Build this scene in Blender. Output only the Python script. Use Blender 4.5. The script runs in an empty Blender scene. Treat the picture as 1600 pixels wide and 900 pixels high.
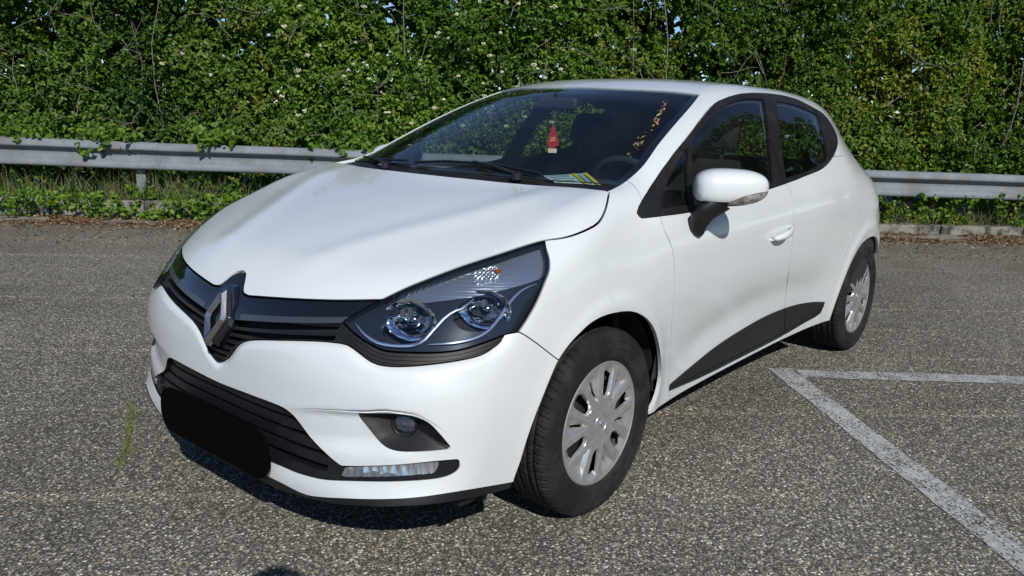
import bpy, math, random
import numpy as np
from mathutils import Matrix, Vector
random.seed(7); RNG = np.random.default_rng(7)
R = math.radians
SC = bpy.context.scene
COL = SC.collection

# ============================================================ camera, sky, sun, exposure
cam_data = bpy.data.cameras.new('camera'); cam = bpy.data.objects.new('camera', cam_data); COL.objects.link(cam)
def aim(yaw, pitch, roll):
    fw = Vector((math.cos(pitch)*math.cos(yaw), math.cos(pitch)*math.sin(yaw), math.sin(pitch)))
    r = fw.cross(Vector((0, 0, 1))).normalized(); u = r.cross(fw)
    r2 = r*math.cos(roll)+u*math.sin(roll); u2 = -r*math.sin(roll)+u*math.cos(roll)
    return Matrix(((r2.x, u2.x, -fw.x, 0), (r2.y, u2.y, -fw.y, 0), (r2.z, u2.z, -fw.z, 0), (0, 0, 0, 1)))
cam.matrix_world = Matrix.Translation((2.0479, 2.1466, 1.2885)) @ aim(R(-140.2178), R(-12.691), R(1.7083))
cam_data.sensor_width = 36; cam_data.lens = 36*1242.8/1600
cam_data.clip_start = .05; cam_data.clip_end = 2000
SC.camera = cam

SUN_EL, SUN_AZ = 37.5, 55.6            # azimuth from the car's nose (+x) towards its left side (+y)
world = bpy.data.worlds.new('World'); SC.world = world; world.use_nodes = True
wn = world.node_tree; sky = wn.nodes.new('ShaderNodeTexSky'); sky.sky_type = 'NISHITA'; sky.sun_disc = False
sky.sun_elevation = R(SUN_EL); sky.sun_rotation = R(90-SUN_AZ); sky.air_density = 1.0; sky.dust_density = .0; sky.ozone_density = 4.0; sky.altitude = 2500
wn.links.new(sky.outputs[0], wn.nodes['Background'].inputs[0]); wn.nodes['Background'].inputs[1].default_value = .088
sun_d = bpy.data.lights.new('sun', 'SUN'); sun_d.energy = 3.5; sun_d.angle = R(.53); sun_d.color = (1, .965, .91)
sun = bpy.data.objects.new('sun', sun_d); COL.objects.link(sun)
sd = Vector((math.cos(R(SUN_EL))*math.cos(R(SUN_AZ)), math.cos(R(SUN_EL))*math.sin(R(SUN_AZ)), math.sin(R(SUN_EL))))
sun.rotation_euler = sd.to_track_quat('Z', 'Y').to_euler()
SC.view_settings.view_transform = 'Standard'; SC.view_settings.look = 'None'
SC.view_settings.exposure = 0.22; SC.view_settings.gamma = 1; SC.view_settings.use_curve_mapping = False
SC.render.engine = 'CYCLES'; SC.cycles.use_denoising = True; SC.cycles.max_bounces = 8; SC.cycles.transparent_max_bounces = 16
SC.cycles.caustics_reflective = False; SC.cycles.caustics_refractive = False; SC.cycles.sample_clamp_indirect = 6

# ============================================================ helpers
def tag(o, label=None, cat=None, group=None, kind=None):
    if label: o['label'] = label
    if cat: o['category'] = cat
    if group: o['group'] = group
    if kind: o['kind'] = kind
    return o
def empty(name, loc=(0, 0, 0), parent=None):
    o = bpy.data.objects.new(name, None); COL.objects.link(o); o.location = loc; o.empty_display_size = .2
    if parent: o.parent = parent
    return o
def mesh(name, V, F, mat=None, parent=None, N=None, smooth=True, loc=None):
    me = bpy.data.meshes.new(name)
    V = np.asarray(V, float); me.from_pydata(V.tolist(), [], F.tolist() if hasattr(F, 'tolist') else F); me.update()
    if smooth: me.shade_smooth()
    if N is not None: me.normals_split_custom_set_from_vertices(np.asarray(N).tolist())
    o = bpy.data.objects.new(name, me); COL.objects.link(o)
    if mat: me.materials.append(mat)
    if parent: o.parent = parent
    if loc is not None: o.location = loc
    return o
class MB:
    """collects simple solids; build() links them as one mesh"""
    def __init__(s): s.V = []; s.F = []; s.n = 0
    def add(s, V, F):
        V = np.asarray(V, float); s.V.append(V); s.F += [[i+s.n for i in f] for f in F]; s.n += len(V); return s
    def box(s, c, size, rot=None, taper=1.0):
        h = np.array(size)/2; P = np.array([[x, y, z] for x in (-1, 1) for y in (-1, 1) for z in (-1, 1)], float)
        P = P*h; P[P[:, 2] > 0, :2] *= taper
        if rot is not None: P = P @ np.array(rot).T
        return s.add(P+np.array(c), [(0, 1, 3, 2), (4, 6, 7, 5), (0, 4, 5, 1), (2, 3, 7, 6), (0, 2, 6, 4), (1, 5, 7, 3)])
    def tube(s, P, r, n=8, cap=True, flat=1.0):
        P = np.asarray(P, float); m = len(P); r = np.broadcast_to(r, (m,)); T = np.gradient(P, axis=0); T /= np.linalg.norm(T, axis=1, keepdims=True)
        up = np.array([0, 0, 1.]) if abs(T[0, 2]) < .9 else np.array([1., 0, 0]); V = []
        a = np.cross(T[0], up); a /= np.linalg.norm(a)
        for i in range(m):
            a = a-T[i]*(a@T[i]); a /= np.linalg.norm(a); b = np.cross(T[i], a)
            for k in range(n):
                t = 2*math.pi*k/n; V.append(P[i]+r[i]*(a*math.cos(t)+flat*b*math.sin(t)))
        F = [(i*n+k, i*n+(k+1) % n, (i+1)*n+(k+1) % n, (i+1)*n+k) for i in range(m-1) for k in range(n)]
        if cap: F += [tuple(range(n))[::-1], tuple((m-1)*n+k for k in range(n))]
        return s.add(V, F)
    def lathe(s, prof, n=48, org=(0, 0, 0), axis=1, closed=False):
        """profile of (along axis, radius)"""
        V = []
        for a, r in prof:
            for k in range(n):
                t = 2*math.pi*k/n; p = [0, 0, 0]; p[axis] = a; o = [i for i in range(3) if i != axis]
                p[o[0]] = r*math.cos(t); p[o[1]] = r*math.sin(t); V.append(np.array(p)+org)
        m = len(prof); F = [(i*n+k, (i+1)*n+k, (i+1)*n+(k+1) % n, i*n+(k+1) % n) for i in range(m-1 if not closed else m) for k in range(n)]
        F = [tuple(v % (m*n) for v in f) for f in F]
        return s.add(V, F)
    def build(s, name, mat=None, parent=None, smooth=True, loc=None, bevel=0, mirror_y=False):
        V = np.concatenate(s.V); F = s.F
        if mirror_y: V = V*np.array([1, -1, 1]); F = [f[::-1] for f in F]
        o = mesh(name, V, F, mat, parent, None, smooth, loc)
        if smooth: o.data.set_sharp_from_angle(angle=R(38))
        if bevel:
            b = o.modifiers.new('bevel', 'BEVEL'); b.width = bevel; b.segments = 2; b.limit_method = 'ANGLE'; b.harden_normals = False
        return o

# ---- materials
def mat(name, col, rough=.5, metal=0, coat=0, spec=.5, noise=None, bump=None, **kw):
    m = bpy.data.materials.new(name); m.use_nodes = True; t = m.node_tree; b = t.nodes['Principled BSDF']
    b.inputs['Base Color'].default_value = (*col, 1); b.inputs['Roughness'].default_value = rough; b.inputs['Metallic'].default_value = metal
    b.inputs['Coat Weight'].default_value = coat; b.inputs['Coat Roughness'].default_value = .03; b.inputs['Specular IOR Level'].default_value = spec
    for k, v in kw.items(): b.inputs[k].default_value = v
    if noise or bump: tc = t.nodes.new('ShaderNodeTexCoord')
    if noise:   # (scale, colour 2, lo, hi) soft dirt or tone variation; (.., roughness 2)
        n = t.nodes.new('ShaderNodeTexNoise'); n.inputs['Scale'].default_value = noise[0]; n.inputs['Detail'].default_value = 6; n.inputs['Roughness'].default_value = .65
        t.links.new(tc.outputs['Object'], n.inputs['Vector'])
        mr = t.nodes.new('ShaderNodeMapRange'); mr.inputs[1].default_value = noise[2]; mr.inputs[2].default_value = noise[3]; t.links.new(n.outputs[0], mr.inputs[0])
        mx = t.nodes.new('ShaderNodeMix'); mx.data_type = 'RGBA'; mx.inputs[6].default_value = (*col, 1); mx.inputs[7].default_value = (*noise[1], 1)
        t.links.new(mr.outputs[0], mx.inputs[0]); t.links.new(mx.outputs[2], b.inputs['Base Color'])
        if len(noise) > 4:
            m2 = t.nodes.new('ShaderNodeMapRange'); m2.inputs[3].default_value = rough; m2.inputs[4].default_value = noise[4]
            t.links.new(mr.outputs[0], m2.inputs[0]); t.links.new(m2.outputs[0], b.inputs['Roughness'])
    if bump:
        n = t.nodes.new('ShaderNodeTexNoise'); n.inputs['Scale'].default_value = bump[0]; n.inputs['Detail'].default_value = 5
        t.links.new(tc.outputs['Object'], n.inputs['Vector'])
        bp = t.nodes.new('ShaderNodeBump'); bp.inputs['Strength'].default_value = bump[1]; bp.inputs['Distance'].default_value = bump[2]
        t.links.new(n.outputs[0], bp.inputs['Height']); t.links.new(bp.outputs[0], b.inputs['Normal'])
    return m
def glass(name, tint, rough=0.0, ior=1.5, haze=None):
    """thin clear sheet: tinted see-through with a fresnel reflection; haze = (amount, colour) of dust on it"""
    m = bpy.data.materials.new(name); m.use_nodes = True; t = m.node_tree; t.nodes.clear()
    o = t.nodes.new('ShaderNodeOutputMaterial'); tr = t.nodes.new('ShaderNodeBsdfTransparent'); tr.inputs[0].default_value = (*tint, 1)
    gl = t.nodes.new('ShaderNodeBsdfGlossy'); gl.inputs['Roughness'].default_value = rough
    lw = t.nodes.new('ShaderNodeLayerWeight'); lw.inputs[0].default_value = .5; f0 = ((ior-1)/(ior+1))**2*1.7
    pw = t.nodes.new('ShaderNodeMath'); pw.operation = 'POWER'; pw.inputs[1].default_value = 5; t.links.new(lw.outputs['Facing'], pw.inputs[0])
    fr = t.nodes.new('ShaderNodeMath'); fr.operation = 'MULTIPLY_ADD'; fr.inputs[1].default_value = 1-f0; fr.inputs[2].default_value = f0; t.links.new(pw.outputs[0], fr.inputs[0])
    mx = t.nodes.new('ShaderNodeMixShader'); t.links.new(fr.outputs[0], mx.inputs[0])
    base = tr
    if haze:
        df = t.nodes.new('ShaderNodeBsdfDiffuse'); df.inputs[0].default_value = (*haze[1], 1)
        n = t.nodes.new('ShaderNodeTexNoise'); n.inputs['Scale'].default_value = 5; n.inputs['Detail'].default_value = 8; tc = t.nodes.new('ShaderNodeTexCoord'); t.links.new(tc.outputs['Object'], n.inputs[0])
        mr = t.nodes.new('ShaderNodeMapRange'); mr.inputs[1].default_value = .3; mr.inputs[2].default_value = .8; mr.inputs[4].default_value = haze[0]*2; t.links.new(n.outputs[0], mr.inputs[0])
        m2 = t.nodes.new('ShaderNodeMixShader'); t.links.new(mr.outputs[0], m2.inputs[0]); t.links.new(tr.outputs[0], m2.inputs[1]); t.links.new(df.outputs[0], m2.inputs[2]); base = m2
    t.links.new(base.outputs[0], mx.inputs[1]); t.links.new(gl.outputs[0], mx.inputs[2]); t.links.new(mx.outputs[0], o.inputs[0])
    return m
def facets(m, sx, sy, sz, strength=.6, dist=.01, kind='BANDS'):
    """ribbed or pillowed optics pressed into a lamp part, as a bump"""
    t = m.node_tree; b = t.nodes['Principled BSDF']; tc = t.nodes.new('ShaderNodeTexCoord'); mp = t.nodes.new('ShaderNodeMapping'); mp.inputs['Scale'].default_value = (sx, sy, sz)
    v = t.nodes.new('ShaderNodeTexVoronoi'); v.inputs['Randomness'].default_value = .25; v.inputs['Scale'].default_value = 1
    bp = t.nodes.new('ShaderNodeBump'); bp.inputs['Strength'].default_value = strength; bp.inputs['Distance'].default_value = dist
    t.links.new(tc.outputs['Object'], mp.inputs[0]); t.links.new(mp.outputs[0], v.inputs[0]); t.links.new(v.outputs[0], bp.inputs['Height']); t.links.new(bp.outputs[0], b.inputs['Normal'])
    return m
M = {}
M['paint'] = mat('white_car_paint', (.68, .715, .725), .36, coat=1.0, noise=(1.3, (.65, .68, .685), .45, .8))
M['black_plastic'] = mat('black_textured_plastic', (.010, .0105, .012), .5, spec=.35, noise=(9, (.024, .024, .023), .5, .8), bump=(900, .15, .001))
M['satin_black'] = mat('satin_black_plastic', (.010, .011, .014), .38, spec=.35, noise=(14, (.030, .030, .030), .55, .85))
M['piano'] = mat('gloss_black', (.006, .006, .008), .06, coat=1.0, noise=(60, (.05, .05, .045), .68, .8))
M['rubber'] = mat('rubber_seal', (.009, .008, .009), .55, spec=.35, noise=(12, (.028, .024, .023), .5, .8))
M['dark'] = mat('dark_void', (.008, .008, .009), .8)
M['liner'] = mat('wheel_arch_liner', (.012, .012, .013), .9, noise=(12, (.05, .046, .04), .55, .9))
M['chrome'] = mat('polished_chrome', (.75, .76, .78), .12, metal=1)
M['satin_chrome'] = mat('satin_chrome', (.42, .42, .43), .26, metal=1, noise=(40, (.34, .33, .33), .5, .8))
M['glass'] = glass('tinted_window_glass', (.60, .66, .64), 0, 1.58, (.010, (.5, .5, .48)))
M['wind'] = glass('windscreen_glass', (.78, .86, .84), 0, 1.52, (.012, (.45, .5, .55)))
M['lens'] = glass('clear_lens', (.90, .93, .97), .01, 1.5)
M['alu'] = mat('silver_painted_wheel_cover', (.60, .60, .60), .28, metal=.75, noise=(30, (.38, .37, .35), .5, .8, .45))
M['steel_rim'] = mat('black_steel_rim', (.02, .02, .022), .5, noise=(20, (.08, .06, .045), .5, .8))
M['brake'] = mat('rusty_brake_disc', (.12, .10, .085), .45, metal=.6, noise=(30, (.12, .05, .02), .4, .7))
M['interior'] = mat('charcoal_cabin_plastic', (.022, .023, .026), .6)
M['seat'] = mat('dark_seat_cloth', (.028, .028, .032), .9, bump=(400, .3, .002))
M['liner_cloth'] = mat('pale_grey_headliner', (.24, .25, .24), .9)

# ============================================================ panels cut from the body skin
class Patch:
    def __init__(s, V, N, T): s.V, s.N, s.T = V, N, T
    def copy(s): return Patch(s.V.copy(), s.N.copy(), s.T.copy())
def clip(p, d):
    """keep the side of the skin where d <= 0, cutting triangles exactly at d = 0"""
    inn = d <= 0; k = inn[p.T].sum(1)
    full = p.T[k == 3]; out = [full]; newV, newN, keys = [], [], {}
    def roll(T, first):    # rotate each triangle so that column first is in front
        i = np.argmax(first, 1); return np.stack([T[np.arange(len(T)), (i+j) % 3] for j in range(3)], 1)
    n0 = len(p.V); E = []
    T1 = p.T[k == 1]; T2 = p.T[k == 2]
    T1 = roll(T1, inn[T1]) if len(T1) else T1.reshape(0, 3); T2 = roll(T2, ~inn[T2]) if len(T2) else T2.reshape(0, 3)
    E = np.concatenate([T1[:, [0, 1]], T1[:, [0, 2]], T2[:, [0, 1]], T2[:, [0, 2]]])
    if len(E):
        S = np.sort(E, 1); u, inv = np.unique(S, axis=0, return_inverse=True); inv = inv.ravel()
        t = (d[u[:, 0]]/(d[u[:, 0]]-d[u[:, 1]]))[:, None]
        nv = p.V[u[:, 0]]*(1-t)+p.V[u[:, 1]]*t; nn = p.N[u[:, 0]]*(1-t)+p.N[u[:, 1]]*t; nn /= np.linalg.norm(nn, axis=1, keepdims=True)
        a, b = len(T1), len(T2); q = inv+n0
        e01, e02, f01, f02 = q[:a], q[a:2*a], q[2*a:2*a+b], q[2*a+b:]
        out += [np.stack([T1[:, 0], e01, e02], 1), np.stack([f01, T2[:, 1], T2[:, 2]], 1), np.stack([f01, T2[:, 2], f02], 1)]
        V = np.concatenate([p.V, nv]); N = np.concatenate([p.N, nn])
    else: V, N = p.V, p.N
    T = np.concatenate(out); used = np.unique(T); m = np.full(len(V), -1); m[used] = np.arange(len(used))
    return Patch(V[used], N[used], m[T])
def poly_d(Q, poly):
    """signed distance (negative inside) of 2-D points to a closed polygon"""
    a = np.asarray(poly); b = np.roll(a, -1, 0); best = np.full(len(Q), 1e9); ins = np.zeros(len(Q), bool)
    for p, q in zip(a, b):
        e = q-p; L = e@e
        if L < 1e-14: continue
        w = Q-p; t = np.clip(w@e/L, 0, 1); best = np.minimum(best, np.hypot(*(w-t[:, None]*e).T))
        c = ((p[1] > Q[:, 1]) != (q[1] > Q[:, 1]))
        if q[1] != p[1]: ins ^= c & (Q[:, 0] < (q[0]-p[0])*(Q[:, 1]-p[1])/(q[1]-p[1])+p[0])
    return np.where(ins, -best, best)
def plane_basis(d):
    d = np.array(d, float); d /= np.linalg.norm(d); a = np.cross([0, 0, 1.], d); a /= np.linalg.norm(a); return a, np.cross(d, a)
def region(V, pts, d, guard=.10):
    pts = np.asarray(pts, float); a, b = plane_basis(d); Q = np.stack([V@a, V@b], 1); out = np.full(len(V), 1.0)
    lo, hi = pts.min(0)-guard, pts.max(0)+guard; m = ((V >= lo) & (V <= hi)).all(1)
    out[m] = poly_d(Q[m], np.stack([pts@a, pts@b], 1)); return out
def offset(p, h): q = p.copy(); q.V = q.V+q.N*h; return q
def boundary(T):
    E = np.concatenate([T[:, [0, 1]], T[:, [1, 2]], T[:, [2, 0]]]); S = np.sort(E, 1)
    u, i, c = np.unique(S, axis=0, return_index=True, return_counts=True); return E[i[c == 1]]
def joined(p, side):
    """left half, right half (mirrored) or both halves of a skin piece, with its triangles facing outwards"""
    V, N, T = p.V, p.N, p.T
    if side == 'L': return V, N, T
    mv = np.array([1, -1, 1.]); V2, N2, T2 = V*mv, N*mv, T[:, ::-1]
    if side == 'R': return V2, N2, T2
    return np.concatenate([V, V2]), np.concatenate([N, N2]), np.concatenate([T, T2+len(V)])
def skin(name, p, m, parent, side='both', rim=.012, roll=.0):
    """a skin piece as a mesh with its cut edges turned inwards, so that it has thickness"""
    E = boundary(p.T); mid = (np.abs(p.V[E[:, 0], 1]) < 5e-4) & (np.abs(p.V[E[:, 1], 1]) < 5e-4)
    E = E[~mid]
    V, N, T = joined(p, side); fl = {'L': [0], 'R': [1], 'both': [0, 1]}[side]
    Vs, Ns, Fs = [V], [N], [T]; n = len(V)
    for f in fl:
        if not rim or not len(E): break
        mv = np.array([1, -1, 1.]) if f else np.ones(3)
        A, B = p.V[E[:, 0]]*mv, p.V[E[:, 1]]*mv; NA, NB = p.N[E[:, 0]]*mv, p.N[E[:, 1]]*mv
        q = np.concatenate([A, B, B-NB*rim, A-NA*rim]); k = len(E); ar = np.arange(k)
        side_n = np.cross(B-A, NA); side_n /= np.maximum(np.linalg.norm(side_n, axis=1, keepdims=True), 1e-9)
        if f: side_n = -side_n
        # smooth the edge normal along the rim
        acc = {}
        quad = np.stack([ar, ar+3*k, ar+2*k, ar+k], 1) if not f else np.stack([ar, ar+k, ar+2*k, ar+3*k], 1)
        Vs.append(q); Ns.append(np.concatenate([side_n]*4)); Fs.append(quad+n); n += 4*k
    me = bpy.data.meshes.new(name); VV = np.concatenate(Vs); F = [f for a in Fs for f in a.tolist()]
    me.from_pydata(VV.tolist(), [], F); me.update(); me.shade_smooth(); me.normals_split_custom_set_from_vertices(np.concatenate(Ns).tolist())
    me.materials.append(m); o = bpy.data.objects.new(name, me); COL.objects.link(o); o.parent = parent
    return o
import math
import numpy as np
# ============================================================ car body surface
# The body is the common part of four smooth height fields (side, top, nose, tail),
# sampled on a grid and turned into one clean skin that is then cut into panels.
def pchip(xs, ys, x):
    xs = np.asarray(xs, float); ys = np.asarray(ys, float)
    h = np.diff(xs).reshape((-1,) + (1,)*(ys.ndim-1)); d = np.diff(ys, axis=0)/h
    m = np.zeros_like(ys)
    m[1:-1] = np.where(d[:-1]*d[1:] > 0, 2*d[:-1]*d[1:]/np.where(d[:-1]+d[1:] == 0, 1, d[:-1]+d[1:]), 0)
    m[0] = d[0]; m[-1] = d[-1]
    x = np.clip(np.asarray(x, float), xs[0], xs[-1])
    i = np.clip(np.searchsorted(xs, x)-1, 0, len(xs)-2)
    hh = (xs[i+1]-xs[i]); t = ((x-xs[i])/hh)
    sh = (-1,) + (1,)*(ys.ndim-1)
    t = t.reshape(sh); hh = hh.reshape(sh)
    return ((2*t**3-3*t**2+1)*ys[i] + (t**3-2*t**2+t)*hh*m[i] + (-2*t**3+3*t**2)*ys[i+1] + (t**3-t**2)*hh*m[i+1])

def blur(g, su, sv):
    for ax, s in ((0, su), (1, sv)):
        n = int(math.ceil(3*s)); k = np.exp(-0.5*(np.arange(-n, n+1)/s)**2); k /= k.sum()
        p = np.moveaxis(g, ax, 0); e = np.concatenate([np.repeat(p[:1], n, 0), p, np.repeat(p[-1:], n, 0)])
        # keep slopes at the border
        e[:n] += (p[0]-p[1])*np.arange(n, 0, -1).reshape((-1, 1)); e[-n:] += (p[-1]-p[-2])*np.arange(1, n+1).reshape((-1, 1))
        p = sum(k[j]*e[j:j+p.shape[0]] for j in range(2*n+1))
        g = np.moveaxis(p, 0, ax)
    return g

class Field:
    """tensor table -> 1 cm grid, blurred, looked up as a uniform cubic B-spline"""
    def __init__(s, us, vs, tab, su=2.5, sv=2.5, add=None):
        s.u0, s.v0, s.h = us[0], vs[0], .01
        U = np.arange(us[0], us[-1]+.005, .01); V = np.arange(vs[0], vs[-1]+.005, .01)
        g = pchip(us, np.asarray(tab, float), U); g = pchip(vs, g.T, V).T
        g = blur(g, su, sv)
        if add is not None: g = g + add(*np.meshgrid(U, V, indexing='ij'))
        s.g = g; s.U = U; s.V = V
    def __call__(s, u, v):
        u = np.clip((u-s.u0)/s.h, 0, s.g.shape[0]-1.001); v = np.clip((v-s.v0)/s.h, 0, s.g.shape[1]-1.001)
        iu = np.floor(u).astype(int); iv = np.floor(v).astype(int); a = u-iu; b = v-iv
        wu = ((1-a)**3/6, (3*a**3-6*a**2+4)/6, (-3*a**3+3*a**2+3*a+1)/6, a**3/6)
        wv = ((1-b)**3/6, (3*b**3-6*b**2+4)/6, (-3*b**3+3*b**2+3*b+1)/6, b**3/6)
        r = 0
        for i in range(4):
            ii = np.clip(iu-1+i, 0, s.g.shape[0]-1)
            for j in range(4):
                r = r + wu[i]*wv[j]*s.g[ii, np.clip(iv-1+j, 0, s.g.shape[1]-1)]
        return r

def bump(t, c, w): return np.exp(-((t-c)/w)**2)
def sstep(a, b, x):
    t = np.clip((x-a)/(b-a), 0, 1); return t*t*(3-2*t)

# ---- side: half width as a function of x (rows, tail to nose) and z
ZS = [.10, .20, .30, .40, .50, .60, .70, .80, .88, .95, 1.02, 1.10, 1.20, 1.30, 1.40, 1.50]
SIDE = {
 -3.40: [.60, .62, .63, .64, .64, .64, .63, .62, .61, .60, .58, .55, .50, .46, .42, .38],
 -3.10: [.71, .74, .755, .765, .77, .768, .752, .722, .695, .650, .560, .480, .415, .36, .30, .24],
 -2.90: [.77, .80, .815, .825, .83, .832, .824, .808, .788, .750, .668, .580, .500, .435, .37, .30],
 -2.59: [.80, .83, .85, .86, .866, .868, .867, .861, .848, .818, .768, .706, .638, .572, .49, .39],
 -2.25: [.78, .81, .835, .85, .858, .862, .864, .861, .854, .840, .808, .762, .708, .645, .565, .46],
 -1.90: [.76, .785, .80, .815, .835, .848, .856, .858, .852, .838, .80, .762, .718, .66, .59, .50],
 -1.50: [.755, .775, .787, .80, .820, .838, .848, .850, .843, .824, .785, .755, .714, .66, .59, .50],
 -1.10: [.755, .775, .785, .795, .812, .832, .844, .846, .837, .816, .778, .750, .710, .655, .585, .50],
 -0.70: [.76, .78, .79, .80, .815, .832, .843, .845, .834, .811, .775, .745, .700, .645, .575, .49],
 -0.40: [.78, .80, .81, .82, .832, .842, .848, .845, .832, .806, .772, .738, .690, .635, .56, .48],
 -0.15: [.81, .83, .842, .85, .857, .860, .856, .844, .826, .798, .768, .732, .685, .63, .56, .48],
  0.10: [.82, .84, .852, .86, .866, .866, .860, .848, .832, .808, .78, .74, .69, .63, .56, .48],
  0.35: [.80, .825, .840, .850, .855, .853, .843, .826, .805, .780, .75, .71, .66, .60, .54, .46],
  0.60: [.77, .79, .80, .81, .815, .81, .795, .772, .75, .73, .70, .66, .61, .55, .48, .42],
  0.75: [.73, .76, .775, .785, .788, .78, .755, .735, .71, .69, .66, .62, .57, .50, .44, .38],
  0.90: [.70, .74, .755, .765, .765, .755, .73, .70, .68, .66, .63, .59, .54, .46, .40, .34],
}
# ---- top: height as a function of |y|
XB = [-3.40, -3.00, -2.80, -2.50, -2.20, -1.90, -1.50, -1.20, -1.00, -0.90]
ROOFZ = [1.25, 1.33, 1.365, 1.405, 1.432, 1.447, 1.452, 1.439, 1.412, 1.39]
YS = [0, .15, .30, .45, .60, .75, .90]
def roof_drop(y): return .038*(y/.6)**2.4
HX = [-1.00, -.30, -.15, 0.0, .20, .40, .55, .66, .74, .80, .86, .95]
HOODZ = [1.10, 1.060, 1.048, 1.024, .982, .930, .885, .846, .812, .777, .735, .66]
def hood_drop(x, y): return float(pchip([-.3, .07, .22, .43, .66, .9], [.004, .012, .030, .052, .088, .13], [x])[0])*(y/.7)**2.3
WSX = [-1.40, -1.20, -.95, -.73, -.50, -.33, -.20, -.04, .40]
WSZ = [1.545, 1.49, 1.410, 1.336, 1.245, 1.172, 1.112, 1.036, .82]
def ws_drop(y): return .075*(y/.6)**2.0
TOPX = np.arange(-3.4, .955, .05)

def smin(a, b, k):
    h = np.maximum(k-np.abs(a-b), 0)/k; return np.minimum(a, b)-h*h*k*.25
def smax(a, b, k): return -smin(-a, -b, k)

# ---- nose: x as a function of |y| and z ; tail the same
NZ = [.10, .18, .24, .30, .38, .46, .54, .62, .70, .78, .86, .95, 1.10]
NOSE0 = [.815, .842, .852, .846, .848, .853, .853, .846, .828, .800, .76, .70, .60]
def nose_plan(y): return .12*(y/.7)**3.0
TZ = [.10, .20, .30, .45, .55, .70, .85, .95, 1.05, 1.15, 1.25, 1.33, 1.45, 1.6]
TAIL0 = [3.10, 3.16, 3.19, 3.209, 3.209, 3.17, 3.13, 3.10, 3.05, 2.99, 2.93, 2.89, 2.84, 2.8]

def build_fields():
    xs = sorted(SIDE); W = Field(xs, ZS, [SIDE[x] for x in xs], 3.5, 2.0, side_details)
    YY = np.array(YS, float)
    YF = np.arange(0, .96, .05)
    def tab(fx, fz, drop): return np.array([[float(pchip(fx, fz, [x])[0])-drop(x, y) for y in YF] for x in TOPX])
    ex = lambda X, Z: (X, Z)
    roof = Field(list(TOPX), list(YF), tab(XB, ROOFZ, lambda x, y: roof_drop(y)), 5, 3)
    hood = Field(list(TOPX), list(YF), tab(HX, HOODZ, hood_drop), 4, 3, hood_details)
    ws = Field(list(TOPX), list(YF), tab([-3.4]+WSX+[.95], [2.5]+WSZ+[.45], lambda x, y: ws_drop(y)), 5, 3)
    nose = Field(list(np.arange(0, .96, .05)), NZ, np.array([[n-nose_plan(y)*float(pchip([.15,.24,.34,.55,.78,1.1],[.62,.70,1.0,1.05,1.75,1.9],[zz])[0]) for n, zz in zip(NOSE0, NZ)] for y in np.arange(0, .96, .05)]), 3, 1.6, nose_details)
    tail = Field(list(np.arange(0, .96, .05)), TZ, np.array([[n-.10*(y/.6)**2.4 for n in TAIL0] for y in np.arange(0, .96, .05)]), 3, 3)
    return W, roof, hood, ws, nose, tail
def side_details(X, Z):
    # hollow over the sill, swage along the doors, flares round the arches
    zc = pchip([-2.2, -2.0, -1.5, -1.1, -.7, -.4], [.42, .42, .45, .43, .38, .33], X.ravel()).reshape(X.shape)
    hol = -.008*bump(Z, zc+.06, .07)*sstep(-.42, -.75, X)*sstep(-2.15, -1.8, X)
    rf = np.hypot(X, Z-.31); rr = np.hypot(X+2.589, Z-.31)
    fl = .006*(bump(rf, .39, .035)+bump(rr, .40, .035))
    return hol+fl
def hood_details(X, Y):
    # two soft ridges that run from the badge notch out to the screen pillars
    yr = .20+.36*sstep(.85, -.1, X); return .007*bump(Y, yr, .07)*sstep(.80, .62, X)*sstep(-.2, .1, X)
def nose_details(Y, Z):
    # the fog lamp pocket: the skin steps in under a crease that runs outwards from the lower grille
    zc = pchip([0, .358, .4435, .522, .593, .6565, .712, .75, .79, .95], [.455, .462, .477, .488, .4975, .509, .507, .486, .44, .40], Y.ravel()).reshape(Y.shape)
    b = zc-Z; A = pchip([.3, .40, .5, .6, .68, .76], [0, .006, .014, .021, .019, .0], Y.ravel()).reshape(Y.shape)
    return -A*sstep(-.002, .016, b)*(1-sstep(.075, .135, b))

class Body:
    def __init__(s):
        s.W, s.roof, s.hood, s.ws, s.nose, s.tail = build_fields()
    def top(s, x, y):
        cab = smin(s.ws(x, y), s.roof(x, y), .05)
        return smax(s.hood(x, y), cab, .035)
    def f(s, P):
        x, y, z = P[..., 0], np.abs(P[..., 1]), P[..., 2]
        a = (y-s.W(x, z))*.96
        b = (z-s.top(x, y))*.93
        c = (x-s.nose(y, z))*.95
        d = (-x-s.tail(y, z))*.95
        k = np.clip(.10+.09*sstep(-.3, .2, -x)*0, .05, .3)
        ks = .07+.05*sstep(-.35, .35, x)            # softer shoulder on the wings than along the roof
        m = smax(a, b, ks)
        m = smax(m, c, .12)
        return smax(m, d, .14)
    def grad(s, P, e=.002):
        g = np.stack([s.f(P+np.eye(3)[i]*e)-s.f(P-np.eye(3)[i]*e) for i in range(3)], -1)/(2*e)
        return g
    def newton(s, P, n=4):
        for _ in range(n):
            g = s.grad(P); v = s.f(P); P = P-g*(v/np.maximum((g*g).sum(-1), 1e-6))[..., None]
        return P
    def normal(s, P):
        g = s.grad(P); return g/np.linalg.norm(g, axis=-1, keepdims=True)

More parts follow.
